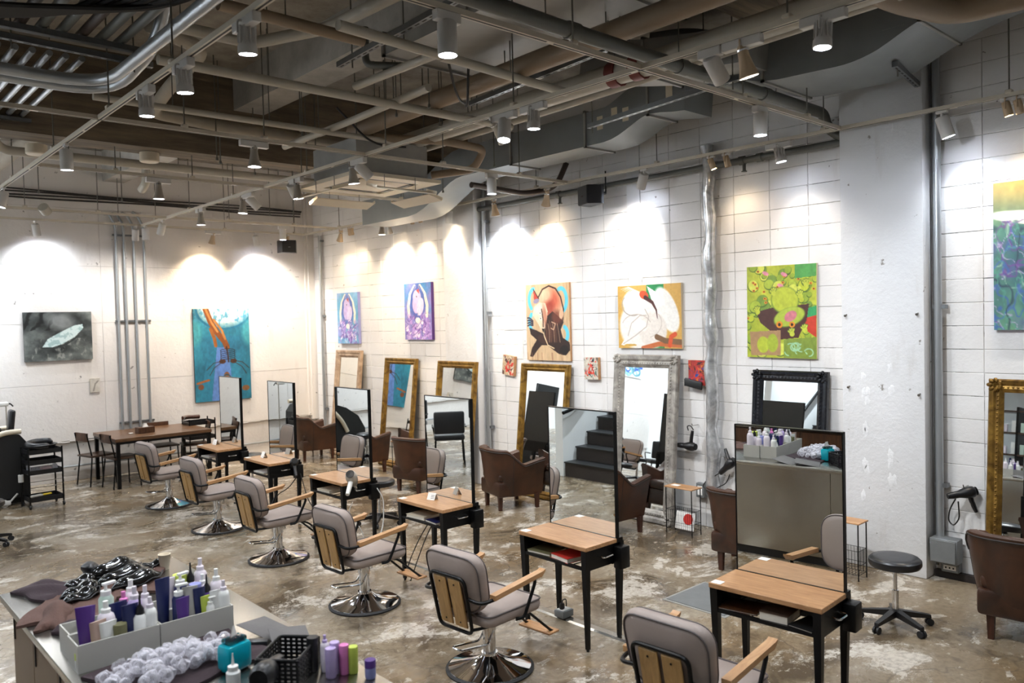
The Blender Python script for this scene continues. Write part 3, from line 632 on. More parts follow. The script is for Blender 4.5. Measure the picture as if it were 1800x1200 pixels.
def hang(art, wall, a0, a1, z0, z1, lab, th=.035, side='cream_plastic', skew=0, group=None):
    """wall 'R': a = Y (left edge a0 > right edge a1); wall 'L': a = X"""
    wd, ht = abs(a1-a0), z1-z0
    t = thing('painting', lab, 'painting', (7.451 if wall == 'R' else (a0+a1)/2, (a0+a1)/2 if wall == 'R' else 13.852, z0), 0, group)
    P = (lambda u, v, d: (-d, wd/2-u*wd, ht-v*ht)) if wall == 'R' else (lambda u, v, d: (-wd/2+u*wd, -d, ht-v*ht))
    g = MB(); q = [P(u, v, d) for d in (0, th) for u, v in ((0, 0), (1, 0), (1, 1), (0, 1))]
    g.add(q, [(0, 1, 2, 3), (7, 6, 5, 4), (0, 4, 5, 1), (1, 5, 6, 2), (2, 6, 7, 3), (3, 7, 4, 0)]).build('canvas', side, t)
    H, W = art.H, art.W; vs = [P(u, v, th+.0015) for v in np.linspace(0, 1, H) for u in np.linspace(0, 1, W)]
    me = bpy.data.meshes.new('painted_surface'); me.from_pydata(vs, [], [(i*W+j, i*W+j+1, (i+1)*W+j+1, (i+1)*W+j) for i in range(H-1) for j in range(W-1)])
    c = art.c.reshape(-1, 3); lin = np.where(c <= .04045, c/12.92, ((c+.055)/1.055)**2.4)
    ca = me.color_attributes.new('Col', 'FLOAT_COLOR', 'POINT'); ca.data.foreach_set('color', np.concatenate([lin, np.ones((len(lin), 1))], 1).astype(np.float32).ravel())
    me.materials.append(MATS['art']); me.update(); place('painted_surface', me, t)
    if skew: t.rotation_euler = (skew, 0, 0)
    return t
# 1 grey beast painting on far wall
A = Art(.94, .75, 150, 3); n = A.noise(4, 5); n2 = A.noise(9, 4, 2, 1); A.grad('14181a', '8c938f', n*1.5-.3)
A.put(np.clip((np.sin((A.u*34+n*9+A.v*14))-.3)*2, 0, 1)*(A.u < .42)*(A.v < .38), '0e1112', .8); A.put(np.clip((n2-.55)*6, 0, 1)*(A.v > .55), 'a7a9a2', .7)
A.ell(.55, .2, .22, .16, 'aeb3b3', .3, .6, .8); A.poly([(.25, .73), (.34, .55), (.55, .40), (.74, .28), (.86, .26), (.87, .34), (.74, .52), (.55, .66), (.38, .73)], 'cfe0e0'); A.put(np.clip((A.noise(22, 3)-.5)*8, 0, 1)*((A.c.mean(2) > .75)), '8fb0b2', .7)
A.line([(.25, .73), (.45, .74), (.62, .66), (.8, .5)], .012, '2d3333'); hang(A, 'L', 2.61, 3.55, 1.89, 2.64, 'grey monochrome painting with pale elongated shape, left on far wall', .03, 'black_panel')
# 2 blue painting with skeleton
A = Art(1.0, 1.62, 200, 5); n = A.noise(3, 5); A.grad('124a60', '3a9ab4', n*1.4-.15); A.put(np.clip(1-np.abs(A.u-.5)*2.2, 0, 1)*(A.v > .3), '2b6f9c', .5)
A.ell(.55, -.02, .46, .20, 'e8f0ee', 0, 1, .5); A.put(np.clip((A.noise(24, 3)-.52)*7, 0, 1)*(A.v < .2), '3f8fb2', .8); A.arc(.55, 0, .5, .22, .02, '1d6c8c', 0, PI)
for q in (0, 1): A.ell(.0+q*1.0, .26, .14, .14, '4aa3ac', 0, .8, .5)
A.poly([(.40, .42), (.60, .42), (.68, 1), (.28, 1)], '6d86d0', .75); A.poly([(.24, .5), (.4, .42), (.28, 1), (.06, 1)], '2a7c9a', .7)
A.line([(.22, .0), (.30, .14), (.40, .25), (.54, .36), (.58, .42)], .05, '8a4b1c'); A.line([(.22, .0), (.32, .15), (.42, .25)], .018, 'c98747'); A.line([(.30, .22), (.36, .32), (.38, .40)], .03, '9a5a24'); A.line([(.36, .12), (.5, .24), (.55, .33)], .02, 'b97a3c')
A.line([(.57, .42), (.59, .5), (.6, .58)], .014, '3a2417')
for i in range(6): A.arc(.59, .46+i*.022, .13, .02, .006, '1d1a1c', PI*.9, PI*2.1)
for sg in (-1, 1):
    A.ell(.59+sg*.1, .575, .06, .025, '4a2b18'); A.line([(.59+sg*.1, .57), (.59+sg*.26, .59), (.59+sg*.38, .66)], .006, '3a2417'); A.line([(.59+sg*.1, .58), (.59+sg*.25, .64), (.59+sg*.33, .72)], .006, '3a2417')
A.ell(.56, .73, .05, .04, '8a5630'); A.arc(.56, .86, .11, .14, .012, '2b4c58', PI, 2*PI); A.ell(.56, .88, .09, .13, '4e9aa0'); A.ell(.56, .93, .03, .06, '1c2b44'); A.line([(.04, .80), (.16, .78), (.24, .77)], .018, 'a35e2c'); A.ell(.1, .84, .05, .03, '7a4a30'); A.ell(.9, .88, .07, .03, '7a5330')
A.grain(.14, 30); hang(A, 'L', 5.14, 6.14, 1.05, 2.665, 'tall blue painting of an orange skeleton creature on far wall', .035, 'dark_foot')
t = Art(.14, .24, 40, 2); t.grad('b8b2a8', 'e6e2da', t.noise(4, 4)); t.line([(.3, .9), (.5, .4), (.8, .2)], .08, '6a645c', .6); hang(t, 'L', 3.50, 3.64, 1.36, 1.58, 'tiny grey sketch on far wall beside the vertical conduits', .02)
# 3, 4 violet moon animals
def moon(sd, bg1, bg2):
    A = Art(.74, .91, 150, sd); n = A.noise(4, 4); A.grad(bg1, bg2, n*1.5-.25); A.ell(.5, .35, .28, .33, '3f57a8', 0, .8, .3)
    for sg in (-1, 1): A.line([(.5+sg*.10, .06), (.5+sg*.27, .2), (.5+sg*.35, .4), (.5+sg*.33, .58)], .045, 'efe6d2')
    for sg in (-1, 1): A.line([(.5+sg*.08, .06), (.5+sg*.22, .2), (.5+sg*.27, .42)], .02, '4a62b0')
    A.ell(.48, .25, .15, .13, 'cbb8e0', .3); A.ell(.42, .40, .11, .14, 'c4afdd', -.2); A.ell(.6, .42, .12, .16, 'd8cbe8', .3); A.poly([(.46, .13), (.56, .10), (.58, .2)], 'b04a44'); A.ell(.47, .24, .02, .015, '2b2450')
    lw = np.clip((A.v-.50+.10*(A.noise(5, 2)-.5))*14, 0, 1)*np.clip(1.15-np.abs(A.u-.5)*1.6, 0, 1)
    A.put(np.clip((A.noise(9, 3)-.47)*14, 0, 1)*lw, 'a680cc', .9); A.put(np.clip((np.abs(A.noise(8, 3)-.5)*-18+1), 0, 1)*lw, 'f0e8f2', .95); A.put(np.clip((A.noise(15, 2)-.6)*12, 0, 1)*lw, '5b3c94', .8)
    for i in range(26):
        x, y = A.r.uniform(.06, .94), A.r.uniform(.54, .95); q = A.r.uniform(.03, .07); A.ell(x, y, q, q*.5, ['ded0ea', 'b692d2', 'efe6f0'][i % 3], A.r.uniform(-1.5, 1.5), .85); A.line([(x-q, y), (x+q*.6, y-q*.7)], .007, '4a3488', .8)
    A.ell(.5, .66, .09, .05, 'efe6dc'); return A.grain(.1, 30)
hang(moon(4, '4f9cc0', '8fb4dc'), 'R', 12.88, 12.17, 1.99, 2.90, 'pale blue painting of a horned animal, nearest the corner', .05, 'periwinkle')
hang(moon(9, '3f86c0', 'a17ac4'), 'R', 10.74, 10.01, 2.065, 2.965, 'violet and blue painting of a horned animal left of pillar', .05, 'violet')
# 5 wolf on wood
A = Art(.81, 1.02, 170, 6); A.grad('b3936e', 'd9bf9b', A.noise(3, 4, 6, .6)); 
for a_ in ((.2, .2, .12, .14, 2.2, 4.6), (.82, .22, .12, .15, -2, 1.4), (.85, .66, .1, .1, -1.2, 1.6), (.18, .50, .1, .12, 1.6, 4.2), (.72, .74, .12, .06, .2, 2.2)): A.arc(*a_[:4], .035, '5cc3dc', a_[4], a_[5])
A.poly([(.28, .26), (.30, .16), (.40, .07), (.55, .03), (.70, .07), (.81, .18), (.86, .32), (.86, .46), (.76, .46), (.66, .40), (.52, .42), (.44, .30)], 'd3ad8c')
A.ell(.62, .22, .17, .13, 'b5412a', .5, .75, .9); A.ell(.55, .33, .10, .12, '8a2a1e', .2, .7, .8); A.ell(.48, .15, .13, .08, 'e0c3a4', 0, .7, .8)
A.line([(.30, .17), (.40, .07), (.55, .03), (.70, .07), (.81, .18), (.87, .34), (.85, .48)], .013, '2c1512')
A.poly([(.15, .40), (.20, .30), (.32, .24), (.46, .25), (.51, .36), (.48, .50), (.42, .63), (.36, .60), (.24, .48)], 'dcc8ae'); A.ell(.30, .34, .11, .07, 'efe0ca', .3, .7, .7); A.ell(.45, .44, .05, .16, 'a05038', -.2, .6, .8)
A.poly([(.18, .06), (.31, .19), (.20, .24)], 'b03a2c'); A.line([(.18, .06), (.31, .19)], .008, '2c1512'); A.ell(.25, .22, .07, .03, '8d86a0', -.2)
A.poly([(.50, .42), (.62, .36), (.78, .44), (.87, .50), (.80, .60), (.84, .70), (.99, .76), (1, .86), (.90, .93), (.74, .91), (.60, .85), (.48, .80), (.36, .80), (.26, .86), (.14, .96), (.07, .95), (.12, .84), (.24, .73), (.10, .66), (.07, .57), (.22, .60), (.40, .65), (.46, .55)], '2a1713')
A.ell(.72, .44, .12, .09, '6a3324', .4, .8, .7); A.ell(.58, .62, .12, .13, '43241b', -.2, .8, .8); A.ell(.82, .40, .05, .06, 'cfa88a', .2); A.ell(.40, .72, .14, .06, '38201a', .2); A.ell(.86, .86, .10, .06, '120b0a', -.4)
for q in range(9): A.line([(.44+q*.035, .48+.02*(q % 3)), (.47+q*.035, .62), (.46+q*.04, .76)], .005, ['8a5a44', '5d382c', 'c9a486'][q % 3], .8)
A.line([(.37, .52), (.42, .68), (.5, .80), (.64, .84)], .010, 'd8bf9a'); A.line([(.60, .50), (.68, .52), (.64, .60), (.58, .58)], .008, 'c9a486')
for x, y in ((.335, .38), (.345, .45)): A.ell(x, y, .030, .022, 'f0ead8'); A.ell(x, y, .013, .01, '150c0a')
A.line([(.37, .33), (.40, .47), (.40, .56)], .012, '3c1a14'); A.poly([(.36, .58), (.44, .58), (.40, .64)], '1a0e0c')
for k in range(4): A.line([(.16, .48+.02*k), (.08, .44+.03*k), (.03, .44+.035*k)], .012, '2b2236')
for k in range(14): x = A.r.rand(); A.line([(x, .90), (x+.01, 1.0)], .004, '8f5f48', .6)
A.grain(.08, 30, 3, .5); hang(A, 'R', 7.885, 7.075, 1.795, 2.81, 'wooden panel painting of a curled wolf with blue arcs', .03, 'oak')
# 6 white bird
A = Art(.92, .74, 160, 8); A.grad('c89a44', 'dcb35e', A.noise(5, 3)); A.poly([(.47, 0), (.74, 0), (.74, 1), (.47, 1)], '1f8a4c'); A.poly([(.60, .0), (1, 0), (1, 1), (.74, 1), (.74, 0)], 'd2a552')
A.ell(.36, .62, .34, .40, 'ece8e2', -.5); A.ell(.28, .28, .20, .20, 'f4f1ec', .2); A.ell(.78, .40, .15, .38, 'f1efea', -.45); A.poly([(.48, .02), (.62, .12), (.78, .3), (.6, .4)], 'f4f2ee'); A.ell(.56, .72, .22, .28, 'e4ddd5', .2); A.poly([(.04, .95), (.2, .7), (.3, .98)], 'ece8e2')
A.arc(.3, .66, .24, .2, .006, 'c4b9b0', 3.5, 5.9); A.arc(.42, .6, .28, .24, .005, 'c4b9b0', -.6, 1.2); A.arc(.25, .3, .18, .18, .007, 'a99f96', 1.2, 3.8); A.ell(.33, .63, .14, .10, 'f3efe9', .2); A.line([(.08, .93), (.28, .80), (.46, .66), (.5, .5), (.44, .38)], .006, 'b8ada4'); A.line([(.16, .80), (.22, .60), (.36, .48), (.46, .48)], .006, 'b8ada4')
for i in range(7): A.line([(.32, .1), (.18+i*.02, .02+i*.012), (.05+i*.03, .05+i*.02)], .01, 'f6f4f0', 1, True)
A.ell(.43, .16, .075, .065, 'd4552c', .4); A.line([(.45, .2), (.56, .28), (.62, .40), (.635, .53)], .028, '4a1f1c', 1, True); A.line([(.4, 1.0), (.65, .93), (1, .95)], .03, 'c26a3c'); A.line([(.62, .82), (.75, .88), (.98, .9)], .035, '7a5a3e'); A.line([(.82, .95), (.84, .82), (.9, .78)], .03, 'd4552c'); A.ell(.2, .95, .1, .02, 'c9a04a')
A.grain(.06, 40); hang(A, 'R', 6.26, 5.34, 1.975, 2.715, 'painting of a white long-billed bird on gold and green', .035, 'cream_plastic')
# 7 collage of lime green creatures on overlapping boards
A = Art(.75, .93, 170, 12); A.grad('96a52c', 'c6cc42', A.noise(4, 4))
for i in range(110):
    x, y, q = A.r.rand(), A.r.rand()*.95, A.r.uniform(.03, .10); c = ['b9c534', '8fa832', 'cdd455', '74943a', 'a8bb3c'][i % 5]
    A.ell(x, y, q, q*.75, '3c5a20', A.r.uniform(-1, 1), .9); A.ell(x, y-.006, q*.93, q*.68, c, A.r.uniform(-1, 1))
for i in range(26): x, y = A.r.rand(), A.r.rand()*.6; A.ell(x, y, .022, .014, 'dd8a22'); A.ell(x, y, .009, .007, '2a1a10')
for x, y in ((.28, .08), (.55, .1), (.5, .22)): A.ell(x, y, .05, .02, 'd98aa0', .4)
A.poly([(.82, .48), (1, .44), (1, .62), (.85, .72)], '2f9a5c'); A.poly([(.8, .58), (1, .54), (1, .78), (.82, .68)], 'c23a26'); A.poly([(.14, .50), (.34, .46), (.9, .42), (.86, .60), (.75, .78), (.5, .80), (.2, .62)], '4a2a26')
A.ell(.56, .38, .20, .15, '5c7a2c', .2); A.ell(.56, .375, .19, .14, 'b4c03a', .2); A.ell(.62, .56, .23, .10, '5c7a2c', -.3); A.ell(.62, .555, .22, .095, 'a9bb42', -.3)
for x, y in ((.40, .30), (.78, .34), (.86, .22), (.16, .5), (.66, .74), (.84, .7)):
    for k in range(4): A.line([(x, y), (x+.06*math.cos(-2.6+k*.5), y+.06*math.sin(-2.6+k*.5))], .016, '4f6a26'); A.line([(x, y), (x+.055*math.cos(-2.6+k*.5), y+.055*math.sin(-2.6+k*.5))], .011, 'c3cb46')
    A.ell(x, y, .035, .028, 'bcc640'); A.ell(.64, .55, .09, .05, 'c87884', -.5); A.ell(.48, .64, .045, .035, 'de8a26'); A.ell(.66, .64, .04, .03, 'de8a26'); A.ell(.48, .64, .02, .018, '2a1a10'); A.ell(.66, .64, .018, .016, '2a1a10')
A.poly([(.04, .72), (.50, .70), (.5, .97), (.06, .98)], 'a8855e'); A.ell(.24, .86, .09, .09, 'b2c038'); A.ell(.38, .84, .08, .10, 'a4b638'); A.poly([(.54, .8), (1, .77), (1, 1), (.54, 1)], '7c9238'); A.poly([(.7, .0), (1, 0), (1, .13), (.7, .15)], '4f9a4c')
for i in range(9): A.arc(A.r.uniform(.6, .95), A.r.uniform(.84, .97), .06, .04, .008, '9ccaa0', A.r.rand()*6, A.r.rand()*6+2)
A.grain(.1, 30); t = hang(A, 'R', 4.52, 3.76, 1.895, 2.83, 'large lime green collage painting above the black mirror', .03, 'cream_plastic', .01)
for y0, z0, wd, ht in ((-.20, .78, .22, .14), (.16, .02, .30, .24), (-.05, .22, .3, .4)): pass
# 8 swirling teal painting at right edge
A = Art(.9, 1.21, 160, 14); n = A.noise(3, 4); A.grad('2b5a68', '6aa07c', n*1.6-.3); A.put(np.clip((A.noise(4, 3)-.48)*5, 0, 1)*(A.v > .4), '5a4a9a', .8); A.put(np.clip(1.1-A.v*3.4, 0, 1), 'b58c4a', .8); A.ell(.45, .27, .5, .05, 'd6dcd2', .15)
for c_, sc, th in (('9cc0a8', 6, .03), ('3d5fb0', 5, .035), ('b7a6cf', 7, .025), ('22384c', 4, .04), ('6c3f8c', 6, .03), ('4f9a86', 8, .03)):
    A.put(np.clip(1-np.abs(A.noise(sc, 3)-.5)/th, 0, 1)*(A.v > .26), c_, .85)
A.grain(.1, 20); hang(A, 'R', 2.21, 1.31, 2.165, 3.375, 'swirling teal and purple painting cut by right edge', .04, 'periwinkle')
# small reliefs
def small(sd, cs):
    A = Art(.23, .27, 60, sd); A.fill(cs[0])
    for i in range(34): x, y = A.r.rand(), A.r.rand(); A.poly([(x+A.r.uniform(-.2, .2), y+A.r.uniform(-.2, .2)) for _ in range(4)], cs[1+i % (len(cs)-1)])
    A.line([(.3, .7), (.5, .3), (.7, .7), (.3, .7)], .04, cs[-1]); return A.grain(.2, 12)
for sd, cs, y, lb in ((21, ['b9a284', 'd8cbb5', '5a3a34', 'c23428'], 8.275, 'small red and brown abstract left of the wolf painting'), (22, ['c8c2b4', 'c23428', '27242c', '5c7a70', 'd8402e'], 6.705, 'small red abstract between wolf and bird paintings'), (23, ['a8342e', '2d4a9a', '222228', 'c8702e', 'c03a30'], 5.135, 'small dark abstract behind the silver duct with black rag')):
    hang(small(sd, cs), 'R', y+.115, y-.115, 1.575, 1.85, lb, .05, 'oak', {21: .12, 22: -.02, 23: 0}[sd], 'small abstract reliefs')
tag(MB().rbox((7.37, 5.17, 1.60), (.03, .22, .09), .012, 2, fn=lambda v: (v.x+.01*math.sin(v.y*40), v.y, v.z+.03*math.sin(v.y*22))).build('black_rag', 'black_panel'), 'crumpled black rag on lower corner of small dark abstract', 'rag')

# ---------------------------------------------------------------- wall pipes, boxes, speakers
t = thing('conduit_run', 'four parallel steel conduits running up the far wall behind dining table', 'conduit', (4.2, 13.80, 0))
for i, x in enumerate((-.25, -.13, .02, .18)):
    MB().tube(fil([(x, 0, .72), (x, 0, 4.02), (x-.08, .02, 4.2), (x-.16, .03, 4.2+.02*i)], .08), .021, 10).build('conduit_pipe', 'conduit', t)
for z in (.83, 2.48, 3.87): MB().b2((-.29, .01, z-.014), (.25, .05, z+.014)).build('strut_clamp', 'strut_steel', t)
def wall_pipe(name, lab, pts, r, mat, clamps=(), cat='pipe'):
    t = thing(name, lab, cat, pts[0]); o = V(pts[0])
    MB().tube(fil([V(p)-o for p in pts], .08), r, 12).build('pipe', mat, t)
    for c in clamps:
        q = V(c)-o; MB().b2((q.x-.01, q.y-.05, q.z-.018), (q.x+.06, q.y+.05, q.z+.018)).build('clamp', 'strut_steel', t)
    return t
wall_pipe('steel_pipe', 'thick grey steel pipe beside the right-hand pillar', [(7.37, 2.63, .36), (7.37, 2.63, 4.7)], .032, 'conduit', [(7.37, 2.62, .82), (7.37, 2.62, 2.37)])
wall_pipe('steel_pipe', 'thin dark pipe in the angle of the right-hand pillar', [(7.42, 2.675, .1), (7.42, 2.675, 4.7)], .015, 'grey_pipe')
wall_pipe('steel_pipe', 'grey steel pipe beside the pillar in the middle of wall', [(7.38, 8.68, .05), (7.38, 8.68, 3.9), (7.38, 8.68, 4.2)], .030, 'conduit', [(7.38, 8.67, .82), (7.38, 8.67, 2.45), (7.38, 8.67, 3.75)])
wall_pipe('steel_pipe', 'thin dark pipe in the angle of the middle pillar', [(7.42, 8.735, .02), (7.42, 8.735, 4.2)], .014, 'grey_pipe')
wall_pipe('steel_pipe', 'vertical grey pipe in the far corner of the room', [(7.40, 13.45, .3), (7.40, 13.45, 4.0)], .03, 'conduit', [(7.40, 13.44, .76), (7.40, 13.44, 2.5), (7.40, 13.44, 3.9)])
t = wall_pipe('water_pipe', 'long horizontal grey pipe high along the right wall', [(7.35, 9.08, 3.93), (7.35, 3.0, 3.93)], .036, 'grey_pipe')
for y in (-.05, -1.9, -2.4, -4.55, -4.75): MB().cyl((0, y, 0), (0, y-.06, 0), .046, n=12).build('coupling', 'grey_pipe', t)
for y in (-1.95, -4.6): MB().cyl((0, y, -.03), (0, y, -.11), .018, n=8).cyl((0, y, -.11), (0, y, -.12), .03, n=8).build('sprinkler_head', 'grey_pipe', t)
tag(MB().tube([(7.34+.006*math.sin(i*2.1), 4.91+.012*math.sin(i*1.3), .40+i*.125) for i in range(31)], .068, 14, rs=[.068+.009*math.sin(i*1.9)+.006*math.sin(i*5.1)+(.008 if i < 4 else 0) for i in range(31)]).build('foil_duct', 'foil'), 'wrinkled silver foil duct rising up the wall between mirrors', 'duct')
t = thing('junction_box', 'grey metal junction box at foot of wall beside right pillar', 'box', (7.38, 2.57, .17))
MB().rbox((-.05, 0, .10), (.14, .22, .21), .006, 1).build('cabinet', 'box_metal', t); MB().rbox((-.125, 0, .10), (.01, .2, .19), .003, 1).build('lid', 'box_metal', t)
t = thing('wall_outlet', 'grey outlet box with white sockets under the junction box', 'outlet', (7.40, 2.55, .062))
MB().rbox((0, 0, .05), (.09, .14, .085), .006, 1).build('housing', 'box_metal', t); MB().b2((-.05, -.05, .03), (-.045, .05, .07)).build('socket_plate', 'paper', t)
for y in (-.03, 0, .03): MB().box((-.052, y, .05), (.002, .012, .014)).build('socket_slot', 'black_panel', t)
t = thing('wall_outlet', 'grey outlet box with plate beside the silver mirror', 'outlet', (7.42, 5.12, .33)); MB().rbox((0, 0, .08), (.06, .11, .16), .006, 1).build('housing', 'box_metal', t); MB().b2((-.035, -.03, .03), (-.03, .03, .13)).build('socket_plate', 'paper', t)
def speaker(loc, rz, lab):
    t = thing('speaker', lab, 'speaker', loc, rz, 'black wall speakers')
    MB().prism([(-.17, .05), (-.12, -.11), (.12, -.11), (.17, .05), (.17, .08), (-.17, .08)], 2, -.11, .11).build('cabinet', 'black_plastic', t)
    MB().b2((-.115, -.118, -.1), (.115, -.11, .1)).build('grille', 'rubber', t); MB().b2((-.02, -.121, -.02), (.02, -.118, -.008)).build('badge', 'chrome', t)
    MB().cyl((0, .08, .02), (0, .2, .04), .018, n=8).cyl((0, .2, .04), (0, .2, .3), .01, n=6).build('bracket', 'black_metal', t)
speaker((7.13, 6.40, 3.80), -PI/2-.35, 'black speaker hung high on the right wall'); speaker((6.63, 13.2, 3.74), -.25, 'black speaker hung high near the far corner')

# ---------------------------------------------------------------- small wire side tables
def side_table(x, y, lab, rz=0, basket=True):
    t = thing('side_table', lab, 'side table', (x, y, 0), rz, 'narrow wire side tables')
    MB().rbox((0, 0, .503), (.19, .36, .014), .003, 1).build('top', 'oak', t)
    for sx in (-.08, .08):
        for sy in (-.165, .165): MB().cyl((sx, sy, 0), (sx, sy, .497), .006, n=6).build('leg', 'black_metal', t)
    if basket:
        b = MB()
        for z in (.05, .13, .26):
            for s in (-1, 1): b.cyl((-.08, s*.165, z), (.08, s*.165, z), .0025, n=5); b.cyl((s*.08, -.165, z), (s*.08, .165, z), .0025, n=5)
        for i in range(1, 12):
            y_ = -.165+.33*i/12
            for s in (-1, 1): b.cyl((s*.08, y_, .05), (s*.08, y_, .26), .0018, n=4)
            b.cyl((-.08, y_, .05), (.08, y_, .05), .0018, n=4)
        for i in range(1, 6):
            x_ = -.08+.16*i/6
            for s in (-1, 1): b.cyl((x_, s*.165, .05), (x_, s*.165, .26), .0018, n=4)
        b.build('wire_basket', 'black_metal', t)
    return t
side_table(7.06, 5.11, 'wire side table with basket beside the silver mirror'); side_table(6.88, 3.26, 'wire side table with basket against right-hand pillar')
side_table(6.95, 10.25, 'wire side table between the two far gold mirrors', 0, False); side_table(7.02, 13.25, 'wire side table in the far corner behind armchair', 0, False)
t = thing('magazine', 'colourful magazine propped in wire basket beside silver mirror', 'magazine', (7.0, 5.06, .056)); A = Art(.2, .28, 40, 31); A.fill('e6e4e6'); A.ell(.75, .3, .25, .25, 'd8344c'); A.line([(.1, .2), (.4, .5)], .05, '1b2a3a'); A.ell(.3, .9, .4, .08, '6a4a9a')
MB().rbox((0, 0, .1), (.006, .24, .19), .002, 1, Matrix.Rotation(.2, 4, 'Y')).build('cover', 'paper', t); MB().lathe([(.0, 0), (.06, .0), (.06, .002), (0, .002)], 16, Matrix.Rotation(.2, 4, 'Y') @ Matrix.Translation((-.004, -.04, .12)) @ Matrix.Rotation(-PI/2, 4, 'Y')).build('cover_print', 'red_paint', t)
tag(MB().rbox((7.06, 5.2, .512), (.07, .09, .003), .001, 1).build('note_card', 'paper'), 'white card lying on the side table by silver mirror', 'card')

# ---------------------------------------------------------------- stools on castors
def make_stool(name, lab, loc, rz, h=.52, cat='stool', plain=False):
    t = thing(name, lab, cat, loc, rz, 'round black stools on castors')
    MB().lathe([(.0, h), (.12, h+.002), (.165, h-.004), (.182, h-.02), (.184, h-.05), (.172, h-.07), (.0, h-.072)], 30).build('seat', 'black_vinyl', t)
    MB().cyl((0, 0, h-.10), (0, 0, h-.07), .035, n=12).build('seat_mount', 'black_plastic', t)
    MB().cyl((0, 0, .22), (0, 0, h-.09), .014, n=12).build('piston', 'chrome', t); MB().cyl((0, 0, .09), (0, 0, .27), .024, n=14).build('column', 'chrome', t)
    for i in range(5):
        a = i*2*PI/5; M = Matrix.Rotation(a, 4, 'Z')
        arm = MB().add([M @ V(p) for p in ((.02, -.025, .125), (.02, .025, .125), (.02, .025, .075), (.02, -.025, .075), (.255, -.016, .08), (.255, .016, .08), (.26, .014, .055), (.26, -.014, .055))], [(0, 1, 2, 3), (7, 6, 5, 4), (0, 4, 5, 1), (1, 5, 6, 2), (2, 6, 7, 3), (3, 7, 4, 0)]).build('base_arm', 'black_plastic', t)
        c = MB()
        for s in (-1, 1): c.cyl((.25, s*.007, .026), (.25, s*.022, .026), .026, n=14, M=M)
        c.cyl((.25, 0, .04), (.25, 0, .07), .008, n=6, M=M).build('castor', 'rubber', arm)
    return t
make_stool('castor_stool', 'black round stool on castors beside right-hand pillar', (6.03, 2.47, 0), .5)
make_stool('castor_stool', 'black round stool on castors behind the silver dryer table', (5.05, 7.95, 0), .2)
make_stool('castor_stool', 'black castor stool cut by the left edge of view', (1.53, 10.4, 0), .3, .5)
make_stool('castor_stool', 'black castor stool beside the shampoo unit', (1.55, 11.7, 0), .9, .48)
MB
t = thing('pedestal_stool', 'chrome pedestal of an unused stool behind farthest styling table', 'stool', (4.95, 11.2, 0)); MB().lathe([(.0, .0), (.17, .005), (.17, .012), (.05, .03), (.02, .05)], 24).build('foot_plate', 'chrome', t); MB().cyl((0, 0, .04), (0, 0, .44), .018).build('column', 'chrome', t); MB().lathe([(0, .44), (.16, .445), (.165, .47), (.12, .485), (0, .485)], 24).build('seat', 'black_vinyl', t)
# ---------------------------------------------------------------- dining table, chairs and trolleys by the far wall
t = thing('dining_table', 'large dark wooden table with steel legs against far wall', 'table', (4.18, 13.1, 0))
pl = 8
for i in range(pl): MB().rbox((0, -.58+1.16*(i+.5)/pl, .715), (1.42, 1.16/pl-.002, .05), .003, 1).build('plank', 'table_wood', t)
MB().b2((-.70, -.575, .655), (.70, .575, .69)).build('apron', 'black_metal', t)
for x in (-.67, .67):
    for y in (-.55, .55): MB().b2((x-.025, y-.025, 0), (x+.025, y+.025, .66)).build('leg', 'black_metal', t)
t = thing('tissue_box', 'wooden tissue box with white tissue on the dark dining table', 'tissue box', (4.02, 12.95, .742), .1)
MB().rbox((0, 0, .045), (.25, .14, .09), .004, 1).build('box', 'walnut', t); MB().add([(-.04, -.01, .09), (.05, -.015, .09), (.04, .015, .09), (-.03, .01, .09), (-.01, 0, .155), (.03, .005, .14)], [(0, 1, 5, 4), (2, 3, 4, 5), (0, 4, 3), (1, 2, 5)]).build('tissue', 'paper', t)
tag(MB().rbox((3.83, 13.0, .748), (.06, .05, .012), .004, 1).build('white_tag', 'white_plastic'), 'small white tag lying left of tissue box', 'tag')
def dining_chair(x, y, rz, lab):
    t = thing('dining_chair', lab, 'chair', (x, y, 0), rz, 'black dining chairs at the dark table')
    MB().rbox((0, 0, .445), (.40, .40, .03), .012, 2).build('seat', 'dark_wood', t)
    for sx, sy in ((.17, .17), (.17, -.17)): MB().cyl((sx*1.1, sy*1.1, 0), (sx, sy, .435), .011, n=8).build('leg', 'black_metal', t)
    for sy in (.17, -.17): MB().tube(fil([(-.22, sy*1.1, 0), (-.17, sy, .44), (-.24, sy*.95, .80)], .06), .011).build('back_leg', 'black_metal', t)
    MB().rbox((-.232, 0, .74), (.014, .34, .13), .005, 2, fn=lambda v: (v.x-.25*(.03-v.y*v.y)+.0075, v.y, v.z)).build('back_panel', 'walnut', t)
dining_chair(3.42, 13.3, .25, 'dark dining chair at left end of table, farther one'); dining_chair(3.62, 12.76, .15, 'dark dining chair at left end of table, nearer one')
dining_chair(4.86, 13.2, PI-.2, 'dark dining chair tucked at right end of table'); dining_chair(4.45, 13.45, -PI/2, 'dark dining chair behind the dark table against wall')
